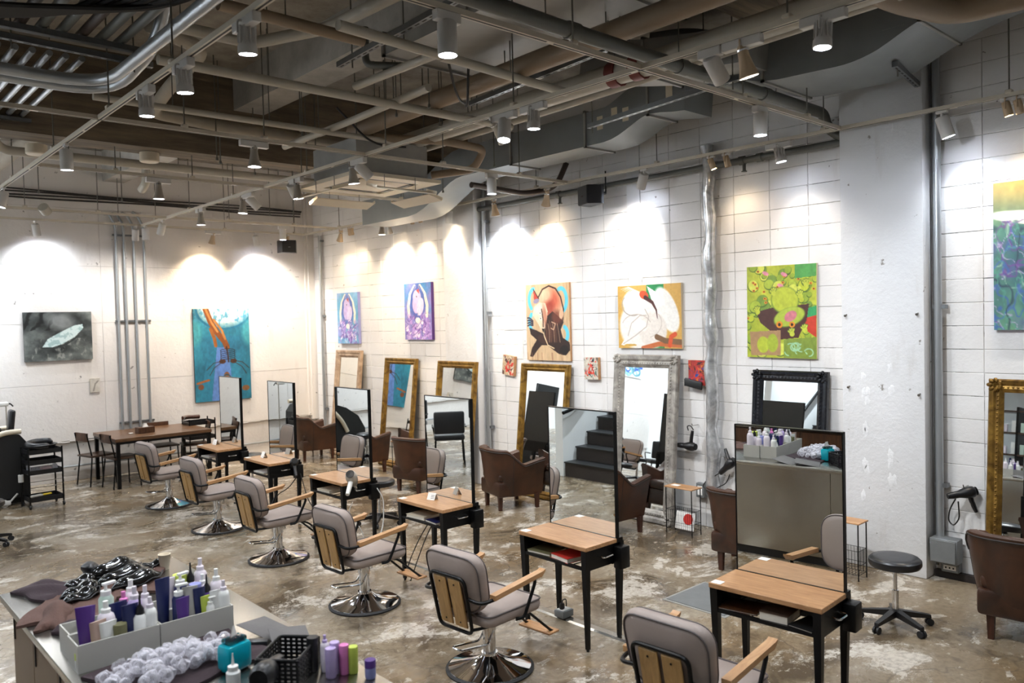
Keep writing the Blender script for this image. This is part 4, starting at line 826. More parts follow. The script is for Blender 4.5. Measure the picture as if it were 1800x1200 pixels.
def trolley(x, y, rz, lab, trays, w=.36, d=.32, h=.82, arms=False):
    t = thing('salon_trolley', lab, 'trolley', (x, y, 0), rz, 'black salon trolleys')
    for sx in (-1, 1):
        for sy in (-1, 1):
            lg = MB().cyl((sx*w/2, sy*d/2, .06), (sx*w/2, sy*d/2, h), .011, n=8).build('post', 'black_metal', t)
            MB().cyl((sx*w/2-.01, sy*d/2, .028), (sx*w/2+.01, sy*d/2, .028), .028, n=12).build('castor', 'rubber', lg)
    for z in trays:
        MB().b2((-w/2, -d/2, z), (w/2, d/2, z+.008)).b2((-w/2, -d/2, z), (-w/2+.006, d/2, z+.06)).b2((w/2-.006, -d/2, z), (w/2, d/2, z+.06)).b2((-w/2, -d/2, z), (w/2, -d/2+.006, z+.06)).b2((-w/2, d/2-.006, z), (w/2, d/2, z+.06)).build('tray', 'black_plastic', t)
    for z in (.28, .36): MB().cyl((-w/2, -d/2, z), (w/2, -d/2, z), .006, n=6).build('rail', 'chrome', t)
    return t
trolley(2.46, 12.22, .05, 'black trolley stacked with trays beside the shampoo unit', (.09, .45, .58, .72), .40, .34, .80)
trolley(5.0, 13.35, 0, 'black trolley with rolled tools behind the dining table', (.2, .5, .74), .42, .32, .84)
t = thing('neck_rest_bowl', 'black curved shampoo neck bowl on top of trolley', 'bowl', (2.46, 12.2, .79))
MB().tube([(.16*math.cos(a), .13*math.sin(a), .045+.02*math.sin(a)) for a in np.linspace(.5, 5.2, 18)], .04, 10, rs=[.015]+[.045]*16+[.015]).build('rim', 'black_plastic', t); MB().lathe([(0, 0), (.15, .005), (.19, .04), (.18, .045), (.13, .02), (0, .015)], 20).build('dish', 'black_plastic', t)
t = thing('clear_bin', 'clear plastic bin of clips on the middle trolley shelf', 'bin', (2.45, 12.2, .46)); MB().b2((-.16, -.13, 0), (.16, .13, .004)).b2((-.16, -.13, 0), (-.156, .13, .1)).b2((.156, -.13, 0), (.16, .13, .1)).b2((-.16, -.13, 0), (.16, -.126, .1)).b2((-.16, .126, 0), (.16, .13, .1)).build('bin_wall', 'clear_film', t); MB().rbox((.05, 0, .04), (.12, .18, .06), .02, 2).build('contents', 'cushion_red', t)
t = thing('hair_brush', 'grey and yellow brush lying in lowest trolley tray', 'brush', (2.42, 12.08, .16), .3); MB().rbox((.06, 0, .012), (.12, .04, .02), .008, 2).build('handle', 'yellow', t); MB().rbox((-.08, 0, .014), (.16, .06, .025), .01, 2).build('head', 'grey_box', t)
t = thing('rolled_apron', 'dark rolled tool apron on trolley behind dining table', 'apron', (4.88, 13.35, .83)); MB().tube([(-.14, 0, .03), (-.05, .02, .04), (.05, -.01, .035), (.13, .01, .03)], .035, 10).build('roll', 'leg_wood', t); MB().tube(fil([(-.1, -.03, .05), (-.18, -.08, -.02), (-.1, -.15, -.05)], .04), .008).build('strap', 'cable', t)
MB
# shampoo unit at the left edge
t = thing('shampoo_unit', 'black shampoo bed unit with white curved rims at left edge', 'shampoo unit', (1.95, 12.75, 0))
sp = [(-.9, .10), (-.88, .45), (-.75, .68), (-.5, .85), (-.2, .95), (0, .97), (.20, .98), (.32, .95), (.40, .84), (.42, .40), (.40, .10)]
MB().prism(sp, 1, -.22, .30).build('body', 'black_panel', t)
for y in (-.25, .33): MB().tube(fil([(-.5, y, .42), (-.4, y, .62), (-.18, y, .86), (.12, y, 1.0), (.33, y, 1.0)], .15), .035, 10).build('side_rim', 'cream_plastic', t)
MB().rbox((-.1, .04, .93), (.5, .42, .09), .04, 3, Matrix.Translation((-.1, 0, .93)) @ Matrix.Rotation(-.5, 4, 'Y') @ Matrix.Translation((.1, 0, -.93))).build('back_cushion', 'black_vinyl', t)
MB().rbox((.27, .04, 1.13), (.07, .2, .30), .03, 3, Matrix.Translation((.27, 0, 1.13)) @ Matrix.Rotation(.12, 4, 'Y') @ Matrix.Translation((-.27, 0, -1.13))).build('head_rest', 'black_vinyl', t)
for x in (.1, .38): MB().cyl((x, -.30, .05), (x, -.24, .05), .05, n=14).build('wheel', 'white_plastic', t)
MB().rbox((.05, -.30, .06), (.24, .06, .06), .015, 2).tube([(.17, -.3, .08), (.25, -.31, .17)], .012).build('foot_pedal', 'white_plastic', t)
MB().b2((-.42, -.2, .03), (.40, .28, .10)).build('chassis', 'black_metal', t)
t = thing('swing_arm_lamp', 'thin stand with small white head rising behind shampoo unit', 'lamp', (2.28, 13.45, 0)); MB().cyl((0, 0, 0), (0, 0, 1.28), .009, n=8).build('pole', 'lamp_silver', t); MB().rbox((-.04, 0, 1.31), (.14, .09, .06), .01, 2).build('head', 'white_plastic', t); MB().tube(fil([(0, 0, 1.28), (.05, 0, 1.32), (.09, 0, 1.27)], .02), .01).build('clip', 'black_plastic', t); MB().lathe([(0, 0), (.1, .0), (.1, .015), (.02, .03)], 20).build('foot', 'black_metal', t)
t = thing('tissue_roll', 'white tissue roll hanging between trolley and shampoo unit', 'tissue roll', (2.23, 12.36, .33)); MB().lathe([(.015, 0), (.032, 0), (.032, .10), (.015, .10)], 16).build('roll', 'paper', t); MB().cyl((0, 0, -.33), (0, 0, .15), .008).build('holder', 'black_metal', t)

# ---------------------------------------------------------------- steel counter in the foreground
CT = .925
t = thing('steel_counter', 'long stainless steel counter in the left foreground', 'counter', (1.26, 3.1, 0))
def cp(x, y, z): return (x-1.26, y-3.1, z)
MB().rbox(cp(1.262, 3.1, CT-.02), (.93, 4.0, .04), .004, 2).build('worktop', 'steel', t)
MB().b2(cp(.86, 1.12, .09), cp(1.68, 5.05, CT-.04)).build('carcass', 'cabinet_wood', t)
for i in range(4): MB().b2(cp(1.68, 1.13+i*.98, .09), cp(1.693, 1.13+i*.98+.975, CT-.045)).build('steel_panel', 'steel', t)
for i in range(8):
    d = MB().rbox(cp(.853, 1.37+i*.49, .50), (.018, .48, .78), .004, 1).build('door', 'cabinet_wood', t); MB().b2(cp(.838, 1.55+i*.49, .70), cp(.846, 1.565+i*.49, .86)).build('door_pull', 'dark_foot', d)
MB().b2(cp(.9, 1.15, 0), cp(1.64, 5.0, .09)).build('plinth', 'black_panel', t)
# open-topped bottle boxes
def tray_box(x0, x1, y0, y1, lab, h=.118):
    t = thing('product_box', lab, 'box', ((x0+x1)/2, (y0+y1)/2, CT), 0, 'grey product boxes on the counter'); a, b = (x1-x0)/2, (y1-y0)/2; k = .006
    MB().b2((-a, -b, 0), (a, b, k)).build('bottom', 'grey_box', t)
    MB().b2((-a, -b, k), (a, -b+k, h)).build('front_wall', 'grey_box', t); MB().b2((-a, b-k, k), (a, b, h)).build('back_wall', 'grey_box', t)
    MB().b2((-a, -b+k, k), (-a+k, b-k, h)).build('end_wall', 'grey_box', t); MB().b2((a-k, -b+k, k), (a, b-k, h)).build('end_wall', 'grey_box', t)
    return t
tray_box(.837, 1.168, 3.665, 3.83, 'grey box of bottles, front left one'); tray_box(1.172, 1.503, 3.665, 3.83, 'grey box of bottles, front right one')
tray_box(.845, 1.176, 3.835, 4.0, 'grey box of bottles, rear left one'); tray_box(1.18, 1.511, 3.835, 4.0, 'grey box of bottles, rear right one')
CZ = CT+.0065
def bottle(x, y, h, r, mat, cap, lab, style='cap', z=CZ):
    t = thing('bottle' if style != 'tube' else 'cream_tube', lab, 'bottle' if style != 'tube' else 'tube', (x, (max(y, 3.704) if 3.66 < y < 3.83 else y), z), rnd.uniform(-.35, .35), 'hair product bottles in the counter boxes')
    if style == 'tube':
        w_ = r; n = 12; vs = [(w_*.75*math.cos(2*PI*i/n), w_*.75*math.sin(2*PI*i/n), .02) for i in range(n)]+[(w_*1.25*math.cos(2*PI*i/n), w_*.12*math.sin(2*PI*i/n), h) for i in range(n)]
        MB().add(vs, [(i, (i+1) % n, n+(i+1) % n, n+i) for i in range(n)]+[tuple(range(n, 2*n))], True).build('body', mat, t); MB().cyl((0, 0, 0), (0, 0, .022), r*.7, n=14).build('cap', cap, t)
    elif style == 'nozzle':
        MB().lathe([(r*.95, 0), (r, .01), (r, h*.6), (r*.55, h*.68)], 16).build('body', mat, t); MB().lathe([(r*.62, h*.66), (r*.6, h*.76), (r*.2, h*.84), (r*.12, h), (0, h)], 14).build('nozzle', cap, t)
    elif style == 'pump':
        MB().lathe([(r*.95, 0), (r, .01), (r, h*.72), (r*.6, h*.8)], 16).build('body', mat, t); p = MB().cyl((0, 0, h*.78), (0, 0, h*.86), r*.7, n=14).cyl((0, 0, h*.86), (0, 0, h*.97), r*.22, n=8); p.rbox((r*.5, 0, h*.97), (r*1.9, r*.6, h*.05), .003, 1).build('pump', cap, t)
    elif style == 'jar':
        MB().lathe([(r*.9, 0), (r, .006), (r, h*.6)], 18).build('body', mat, t); MB().lathe([(r*1.03, h*.6), (r*1.03, h*.96), (r*.98, h), (0, h)], 18).build('lid', cap, t)
    else:
        MB().lathe([(r*.95, 0), (r, .008), (r, h*.68), (r*.85, h*.76), (r*.5, h*.8)], 18).build('body', mat, t); MB().lathe([(r*.55, h*.78), (r*.55, h*.86), (r*.3, h*.88), (r*.3, h), (0, h)], 14).build('cap', cap, t)
B = [  # front left box
 (.868, 3.70, .07, .030, 'white_plastic', 'lime', 'white jar with lime lid at left end of front box', 'jar'), (.905, 3.80, .20, .030, 'violet', 'violet', 'deep purple tube standing in front left box', 'tube'), (.93, 3.71, .16, .028, 'skin_tube', 'white_plastic', 'beige tube leaning in front left box', 'tube'),
 (.975, 3.755, .215, .034, 'lilac_pale', 'white_plastic', 'pale lilac bottle with white cap in front left box', 'cap'), (.968, 3.69, .15, .028, 'white_plastic', 'white_plastic', 'white upright tube at front wall of left box', 'tube'), (1.015, 3.70, .13, .026, 'skin_tube', 'khaki', 'small bottle with olive lid in front left box', 'jar'),
 (1.062, 3.72, .19, .027, 'navy', 'periwinkle', 'dark blue tube in front left box', 'tube'), (1.10, 3.705, .22, .026, 'white_plastic', 'black_plastic', 'white bottle with black nozzle in front left box', 'nozzle'), (1.142, 3.70, .205, .026, 'white_plastic', 'lilac_pale', 'white bottle with lilac cap at right of front left box', 'cap'),
 (1.10, 3.775, .24, .030, 'lilac', 'lilac_pale', 'lilac bottle behind black nozzle bottle', 'cap'), (1.145, 3.775, .235, .028, 'lilac_pale', 'lilac_pale', 'pale lilac bottle beside the lilac one', 'cap'), (1.035, 3.79, .19, .03, 'navy', 'navy', 'wide navy tube in middle of boxes', 'tube'),
 # rear left box
 (1.03, 3.955, .235, .030, 'mint', 'white_plastic', 'mint foam pump bottle standing tallest in rear left box', 'pump'), (1.085, 3.885, .20, .030, 'navy', 'pink', 'navy spray can with pink cap', 'cap'), (1.13, 3.93, .23, .032, 'lilac_pale', 'white_plastic', 'white bottle with rounded shoulders in rear left box', 'cap'), (.93, 3.90, .14, .028, 'white_plastic', 'white_plastic', 'short white jar left of the mint pump bottle', 'jar'),
 # front right box
 (1.205, 3.70, .075, .028, 'white_plastic', 'lime', 'flat white jar with lime lid in front right box', 'jar'), (1.225, 3.785, .245, .026, 'navy', 'navy', 'tall dark blue tube at left of front right box', 'tube'), (1.285, 3.755, .215, .027, 'navy', 'white_plastic', 'navy pump bottle in front right box', 'pump'), (1.285, 3.695, .17, .025, 'violet', 'violet', 'purple tube leaning in front right box', 'tube'),
 (1.315, 3.69, .085, .014, 'white_plastic', 'white_plastic', 'tiny white bottle at wall of front right box', 'cap'), (1.335, 3.75, .195, .026, 'grey_box', 'navy', 'silver grey tube in front right box', 'tube'), (1.372, 3.735, .185, .022, 'navy', 'navy', 'slim navy tube beside the silver one', 'tube'), (1.395, 3.72, .15, .020, 'lime', 'lime', 'lime green slim tube in front right box', 'tube'),
 (1.41, 3.695, .145, .017, 'white_plastic', 'white_plastic', 'small white pump bottle in front right box', 'pump'), (1.44, 3.71, .165, .022, 'white_plastic', 'white_plastic', 'white flat tube in front right box', 'tube'), (1.475, 3.70, .20, .025, 'white_plastic', 'lilac_pale', 'white bottle at right end of front right box', 'cap'), (1.47, 3.775, .235, .029, 'lilac_pale', 'white_plastic', 'frosted lilac bottle at right end of boxes', 'cap'), (1.425, 3.78, .22, .024, 'violet', 'black_plastic', 'dark bottle with black nozzle in front right box', 'nozzle'),
 # rear right box
 (1.21, 3.93, .15, .020, 'black_plastic', 'black_plastic', 'small black cone nozzle in rear right box', 'nozzle'), (1.26, 3.87, .05, .028, 'white_plastic', 'lime', 'low jar with lime lid in rear right box', 'jar'), (1.305, 3.93, .2, .034, 'lilac_pale', 'white_plastic', 'clear lilac flat bottle in rear right box', 'tube'), (1.345, 3.9, .22, .028, 'navy', 'white_plastic', 'navy square bottle with white pump', 'pump'), (1.36, 3.95, .2, .03, 'periwinkle', 'lime', 'periwinkle bottle with lime cap', 'jar'),
 (1.405, 3.93, .245, .027, 'lilac_pale', 'black_plastic', 'white bottle with tall black nozzle, highest in rear right box', 'nozzle'), (1.44, 3.87, .2, .026, 'lilac_pale', 'white_plastic', 'pearly white bottle in rear right box', 'cap'), (1.46, 3.95, .25, .03, 'lilac_pale', 'lilac_pale', 'tall frosted bottle at far right of boxes', 'cap'), (1.40, 3.86, .17, .026, 'periwinkle', 'periwinkle', 'blue-violet jar among the right hand bottles', 'jar')]
for q in B: bottle(q[0], q[1], q[2]*(1.14 if q[2] > .1 else 1), q[3]*1.08, *q[4:])
for q in ((1.588, 2.95, .15, .020, 'lilac_pale', 'lilac', 'slim lilac capped bottle at bottom edge of view', 'cap'), (1.605, 2.90, .13, .020, 'lilac', 'lilac', 'second lilac bottle at bottom edge of view', 'jar'), (1.63, 2.87, .12, .020, 'pink', 'pink', 'pink bottle at bottom edge of view', 'jar'), (1.66, 2.85, .11, .020, 'lime', 'lime', 'lime bottle at bottom edge of view', 'jar'), (1.575, 2.88, .12, .022, 'lilac', 'lilac', 'violet capped bottle in front of lilac ones', 'jar'),
          (1.555, 2.99, .14, .024, 'black_plastic', 'black_plastic', 'black round bottle beside the basket', 'jar'), (1.685, 2.76, .075, .022, 'periwinkle', 'violet', 'blue violet translucent jar at bottom edge', 'jar')): bottle(*q[:-1], q[-1], z=CT+.001)
t = thing('paper_cup', 'white paper cup standing at far end of steel counter', 'cup', (1.60, 4.89, CT)); MB().lathe([(.024, 0), (.035, .088), (.037, .09), (.035, .092), (.032, .088), (.022, .004), (0, .004)], 22, None, False).build('cup_wall', 'cream_plastic', t); MB().lathe([(.0, .001), (.024, .001), (.024, .004), (0, .004)], 20).build('cup_base', 'cream_plastic', t)
t = thing('wipe_dispenser', 'turquoise plastic dispenser with tissue on steel counter', 'dispenser', (1.325, 3.235, CT+.001), .25)
MB().rbox((0, 0, .06), (.12, .085, .115), .018, 2).build('body', 'teal_plastic', t); MB().rbox((0, 0, .128), (.09, .06, .022), .008, 2).build('lid', 'teal_glass', t); MB().add([(-.02, 0, .13), (.025, .01, .13), (.015, .015, .18), (-.005, .0, .185), (-.02, .006, .13), (.025, .016, .13)], [(0, 1, 2, 3), (4, 3, 2, 5)]).build('tissue', 'paper', t)
# perforated black basket: real bars
t = thing('perforated_basket', 'black perforated plastic basket on the steel counter', 'basket', (1.46, 3.02, CT+.001), .72); a, b, h = .12, .085, .115
MB().b2((-a, -b, 0), (a, b, .004)).build('bottom', 'black_plastic', t)
for (p, q, L, ax) in (((-a, -b), (a, -b), 2*a, 0), ((-a, b), (a, b), 2*a, 0), ((-a, -b), (-a, b), 2*b, 1), ((a, -b), (a, b), 2*b, 1)):
    g = MB(); nn = int(L/.022); dr = (V(q)-V(p)).normalized(); k = .0035
    for i in range(nn+1):
        c = V(p)+dr*(L*i/nn); d_ = (.011, .004) if ax == 0 else (.004, .011); g.box((c.x, c.y, h/2), (d_[0], d_[1], h))
    for j in range(7):
        z = .006+(h-.012)*j/6; c = (V(p)+V(q))/2; d_ = (L, .004) if ax == 0 else (.004, L); g.box((c.x, c.y, z), (d_[0], d_[1], .010))
    g.build('lattice_wall', 'black_plastic', t)
MB().tube(fil([(-a, -b, h), (a, -b, h), (a, b, h), (-a, b, h)], .02, 4, True), .005, 6, True).build('rim', 'black_plastic', t)
dryer((1.33, 2.93, CT+.09), (.2, .1, .8), 'black hair dryer lying beside the perforated basket')
t = thing('dropper_bottle', 'small white applicator bottle with pointed tip at bottom edge', 'bottle', (1.245, 3.06, CT+.001)); MB().lathe([(.026, 0), (.027, .01), (.027, .07), (.012, .085)], 16).build('body', 'white_plastic', t); MB().lathe([(.020, .075), (.02, .095), (.006, .10), (.002, .145), (0, .145)], 14).build('tip', 'white_plastic', t)
for x, y, rz, l in ((1.60, 3.52, .3, 'grey plastic sheet lying flat near counter edge'), (1.62, 3.32, -.3, 'grey plastic sheet curling up behind the basket')):
    tag(MB().rbox((0, 0, .012), (.17, .22, .004), .0015, 1, fn=lambda v: (v.x, v.y, v.z+.55*(v.x-.085)**2+.02*math.sin(v.y*9))).build('plastic_sheet', 'grey_cloth', None, (x, y, CT), rz), l, 'sheet')
tag(MB().rbox((0, 0, .016), (.05, .10, .03), .012, 2).build('hair_clip', 'black_plastic', None, (1.50, 3.40, CT), .9), 'black hair clip lying beside turquoise dispenser', 'clip')
# brown towels and glossy black ear caps
def cloth(name, x, y, w, d, rz, lab, mat='towel', amp=.025, seed=1, cat='towel', z=CT, thick=.014):
    q = random.Random(seed); n = 18; P_ = [(q.uniform(2, 6), q.uniform(2, 6), q.uniform(0, 6), q.uniform(.3, 1)) for _ in range(5)]
    def hz(u, v): return (thick*.5+amp*math.cos(u*PI/2)**.7*math.cos(v*PI/2)**.35*(.75+.25*math.sin(P_[0][0]*v+P_[1][0]*u+P_[0][2]))) if amp > .03 else thick*.5+amp*max(0, sum(a_[3]*math.sin(a_[0]*u*2.2+a_[1]*v*2.2+a_[2]) for a_ in P_)/2.2+.35)*(1-max(abs(u), abs(v))**4*.75)
    def ed(u, v): k = 1+.10*math.sin(5*math.atan2(v, u)+P_[0][2])*max(abs(u), abs(v)); return u*k*w/2, v*k*d/2
    vs = []
    for top in (1, 0):
        for i in range(n):
            for j in range(n):
                u, v = -1+2*i/(n-1), -1+2*j/(n-1); x_, y_ = ed(u, v); vs.append((x_, y_, hz(u, v)+thick*.5 if top else .001))
    f = []
    for i in range(n-1):
        for j in range(n-1): a_ = i*n+j; f += [(a_, a_+n, a_+n+1, a_+1), (n*n+a_, n*n+a_+1, n*n+a_+n+1, n*n+a_+n)]
    bd = [i*n for i in range(n)]+[(n-1)*n+j for j in range(1, n)]+[i*n+n-1 for i in range(n-2, -1, -1)]+[j for j in range(n-2, 0, -1)]
    for k in range(len(bd)): a_, b_2 = bd[k], bd[(k+1) % len(bd)]; f.append((a_, b_2, n*n+b_2, n*n+a_))
    return tag(MB().add(vs, f, True).build(name, mat, None, (x, y, z), rz), lab, cat, 'brown towels on the counter')
cloth('towel', 1.06, 4.62, .36, .60, -.5, 'large brown towel spread under the black caps', amp=.016, seed=3)
cloth('towel', 1.38, 4.80, .34, .56, -.35, 'brown towel under the right hand glossy black caps', amp=.016, seed=5)
cloth('towel', .935, 4.47, .13, .36, -.35, 'brown towel rolled up along counter edge', 'towel', .055, 8)
cloth('towel', 1.04, 4.20, .24, .30, .2, 'brown towel folded right behind the grey boxes', 'towel', .035, 9)
cloth('towel', .96, 4.18, .12, .2, .5, 'dark bunched towel left of grey boxes', 'towel_dark', .05, 12)
cloth('towel', 1.0, 4.92, .22, .34, .3, 'dark brown towel bunched at far left corner', 'towel_dark', .05, 10)
cloth('towel', 1.16, 3.42, .62, .42, .1, 'brown towel under the heap of clear film', 'towel_dark', .012, 14)
def ear_cap(x, y, L, wd, rz, lab, h=.06, z=CT+.02):
    t = thing('shower_bonnet', lab, 'cap', (x, y, z), rz, 'glossy black caps on the towels'); vs = []; n, k = 16, 12
    for i in range(n+1):
        u = -1+2*i/n; s = max(.02, (1-abs(u)**2.4)); 
        for j in range(k): a_ = 2*PI*j/k; vs.append((u*L/2, wd/2*s*math.cos(a_)+.03*u*u, max(0, h*.5*s*(math.sin(a_)+.75))+.008*math.sin(u*7)))
    MB().add(vs, [(i*k+j, i*k+(j+1) % k, (i+1)*k+(j+1) % k, (i+1)*k+j) for i in range(n) for j in range(k)]+[tuple(range(k))[::-1], tuple(range(n*k, (n+1)*k))], True).build('shell', 'glove_black', t)
    MB().tube([(u*L/2*.98, -wd/2*max(.05, 1-abs(u)**2.4)+.03*u*u-.003, .016+.008*math.sin(u*7)) for u in np.linspace(-1, 1, 14)], .004, 5).build('seam', 'rubber', t)
for q in ((1.10, 4.62, .26, .10, .55, 'glossy black cap lying nearest, left group'), (1.13, 4.73, .28, .11, .5, 'glossy black cap lying in middle of left group'), (1.15, 4.84, .25, .10, .45, 'glossy black cap at back of left group', .07),
          (1.39, 4.66, .34, .11, .35, 'long glossy black cap at front of right group', .08), (1.36, 4.79, .38, .11, .3, 'long glossy black cap in middle of right group', .085), (1.34, 4.92, .36, .12, .3, 'large glossy black cap at back of right group', .11), (1.56, 4.93, .2, .06, .1, 'folded black glove pointing at paper cup', .04)): ear_cap(*q)
tag(MB().rbox((0, 0, .05), (.09, .10, .09), .035, 3, fn=lambda v: (v.x+.01*math.sin(v.z*60), v.y+.012*math.sin(v.x*70), v.z)).build('hair_net', 'black_plastic', None, (1.22, 4.96, CT+.02), .3), 'bunched black net cap between the two cap groups', 'cap')
# heap of clear film caps (each crumpled piece its own object)
def crumple(seed):
    q = random.Random(seed); bm = bmesh.new(); bmesh.ops.create_icosphere(bm, subdivisions=2, radius=1)
    for v in bm.verts: v.co *= q.uniform(.72, 1.1)
    vs = [tuple(v.co) for v in bm.verts]; bm.verts.index_update(); fs = [[v.index for v in f.verts] for f in bm.faces]; bm.free(); return MB().add(vs, fs, True).mesh('crumpled_film', 'clear_film')
CR = [crumple(k) for k in range(5)]
for i in range(115):
    a_, r2 = rnd.uniform(0, 2*PI), math.sqrt(rnd.random()); x, y = 1.14+.29*r2*math.cos(a_), 3.385+.15*r2*math.sin(a_)
    lay = max(0, 1-r2)*.06; s_ = rnd.uniform(.022, .036)
    o = place('crumpled_film', CR[i % 5], None, (x, y, CT+.03+s_*.7+rnd.uniform(0, 1)*lay), rnd.uniform(0, 6)); o.scale = (s_, s_*rnd.uniform(.8, 1.2), s_*.85); o.rotation_euler = (rnd.uniform(0, 6), rnd.uniform(0, 6), rnd.uniform(0, 6))
    tag(o, 'crumpled clear plastic film cap in the heap on the foreground counter', 'film cap', 'clear film caps heaped on the counter')
# ---------------------------------------------------------------- lighting tracks hung from the ceiling
TZ = 4.0
def track(name_lab, axis, c, a, b, rods):
    lo = (c, a) if axis == 'y' else (a, c); t = thing('lighting_track', name_lab, 'track', (lo[0], lo[1], TZ)); L = b-a
    ex = (lambda s, e, w_, z0, z1: MB().b2((-w_, s, z0), (w_, e, z1))) if axis == 'y' else (lambda s, e, w_, z0, z1: MB().b2((s, -w_, z0), (e, w_, z1)))
    ex(0, L, .019, -.014, .018).build('channel', 'track_white', t)
    k = 0
    while k < L-.2:
        e = min(L, k+2.0); ex(k+.03, e-.03, .006, -.0155, -.0138).build('slot', 'track_slot', t); k += 2.0
    for r in rods:
        p = (0, r-a, 0) if axis == 'y' else (r-a, 0, 0); o = MB().cyl((p[0], p[1], .018), (p[0], p[1], roof_at(lo[0]+p[0], lo[1]+p[1])-TZ), .006, n=6).build('suspension_rod', 'rod_steel', t)
        MB().rbox((p[0], p[1], .028), (.05, .05, .03), .006, 1).build('rod_clip', 'track_white', o)
track('white lighting track running away at upper left', 'y', 1.85, 1.2, 13.4, (1.8, 3.6, 5.15, 6.5, 8.2, 10, 12)); track('white lighting track running down middle of the room', 'y', 4.25, -.6, 13.5, (.8, 2.3, 4.6, 6.4, 7.95, 9.9, 11.4, 12.8))
track('white lighting track running along the right wall', 'y', 7.1, .4, 13.45, (2.0, 3.5, 5.4, 7.3, 8.9, 10.6, 12.2)); track('white cross track nearest to the camera', 'x', 3.35, -.6, 7.08, (.5, 2.4, 3.6, 5.5, 6.5))
track('white cross track in middle of the ceiling', 'x', 6.75, -.6, 7.08, (.6, 2.5, 3.2, 5.2, 6.3)); track('white cross track beyond the dark beam, nearer one', 'x', 9.0, 1.87, 7.08, (2.6, 3.4, 5.1, 6.2))
track('white cross track nearest but one to the far wall', 'x', 12.3, 1.87, 7.08, (2.4, 3.3, 5.2, 6.3)); track('thin white cross track closest to the far wall', 'x', 13.45, 1.2, 7.08, (2.2, 3.9, 5.6, 6.9))
track('added lighting track out of view, carrying the fill spotlights', 'y', -.6, -1, 13.4, (0, 3, 6, 10))  # unseen track, added to carry the fill spotlights
GR = {}
def lamp(x, y, ty, tgt=None, lit='cool', P=60, ang=70, box=None, lab='', z=TZ-.016, stem=.06):
    """track spotlight with its own spot lamp; tgt = point it is aimed at"""
    names = {'cyl': 'white cylinder spotlight', 'cone': 'bell shaped spotlight', 'fin': 'finned spotlight', 'tan': 'small tan spotlight', 'sil': 'silver bell spotlight'}
    t = thing('track_spotlight', lab, 'spotlight', (x, y, z), 0, 'ceiling track spotlights')
    d = (V(tgt)-V((x, y, z-stem))).normalized() if tgt else V((0, 0, -1))
    X, Y, Z = frame_from(d); R = Matrix(((X.x, Y.x, Z.x, 0), (X.y, Y.y, Z.y, 0), (X.z, Y.z, Z.z, -stem), (0, 0, 0, 1)))
    body = {'cyl': 'lamp_white', 'cone': 'lamp_tan', 'fin': 'lamp_white', 'tan': 'lamp_tan', 'sil': 'lamp_silver'}[ty]
    if box is not None:
        L = .26 if box in 'xy' else .16
        MB().rbox((0, 0, -.028), (L, .05, .055) if box.lower() == 'x' else (.05, L, .055), .004, 1).build('driver_box', 'lamp_white', t)
    else: MB().rbox((0, 0, -.012), (.09, .034, .024) if abs(y-round(y, 3)) < 1 and False else (.034, .09, .024), .004, 1).build('adapter', 'lamp_white', t)
    if ty == 'cyl':
        MB().cyl((0, 0, -.01), (0, 0, -stem-.01), .011, n=10).build('stem', 'lamp_white', t)
        MB().lathe([(0, -.01), (.045, -.01), (.053, 0), (.053, .165), (.049, .168), (.047, .150), (0, .150)], 24, R).build('housing', body, t); L, lr = .152, .047
    elif ty in ('cone', 'sil'):
        MB().tube(fil([(.03, 0, -.01), (.03, 0, -stem)], .01), .006, 6).tube([(-.03, 0, -.01), (-.03, 0, -stem)], .006, 6).build('yoke', body, t)
        MB().lathe([(0, -.02), (.026, -.02), (.030, 0), (.034, .05), (.044, .11), (.060, .165), (.056, .168), (.05, .15), (0, .14)], 24, R).build('housing', body, t)
        MB().lathe([(.0315, .0), (.036, .002), (.036, .012), (.0325, .014)], 20, R, False).build('collar', 'chrome', t); L, lr = .148, .050
    elif ty == 'fin':
        MB().tube(fil([(.05, 0, -stem-.03), (.05, 0, -.02), (-.05, 0, -.02), (-.05, 0, -stem-.03)], .02), .006, 6).build('yoke', body, t)
        MB().lathe([(0, -.01), (.03, -.01), (.034, .06), (.05, .085), (.052, .125), (.046, .128), (.044, .115), (0, .112)], 22, R).build('housing', body, t)
        for i in range(10): MB().box((.041, 0, .03), (.016, .004, .09), R @ Matrix.Rotation(i*PI/5, 4, 'Z')).build('fin', body, t)
        L, lr = .117, .044
    else:
        MB().tube(fil([(.036, 0, -stem-.03), (.036, 0, -.005), (-.036, 0, -.005), (-.036, 0, -stem-.03)], .012), .005, 6).build('yoke', body, t)
        MB().lathe([(0, -.03), (.026, -.03), (.030, -.022), (.033, .08), (.03, .083), (.028, .07), (0, .07)], 18, R).build('housing', body, t); L, lr = .073, .028
    MB().lathe([(0, L), (lr, L), (lr, L+.004), (0, L+.004)], 20, R).build('lens', {'cool': 'lens_cool', 'warm': 'lens_warm', None: 'lens_off', 'neu': 'lens_cool'}[lit], t)
    if lit:
        ld = bpy.data.lights.new('spot_lamp', 'SPOT'); ld.energy = P*KW*(.27 if ang >= 70 else .72); ld.spot_size = math.radians(150 if ang >= 70 and d.z < -.9 else min(150, ang*1.75)); ld.spot_blend = 1.0; ld.shadow_soft_size = .035
        ld.color = {'cool': (.86, .93, 1.), 'warm': (1., .77, .50), 'neu': (1., .93, .84)}[lit]
        lo = bpy.data.objects.new('spot_lamp', ld); COL.objects.link(lo); lo.parent = t
        lo.matrix_local = Matrix.Translation(R @ V((0, 0, L+.02))) @ Matrix.Rotation(0, 4, 'X') @ (R.to_3x3() @ Matrix.Rotation(PI, 3, 'X')).to_4x4()
    return t
fd = lambda x, y, dx=0, dy=0: (x+dx, y+dy, 0)
D_, W_ = 150, 150
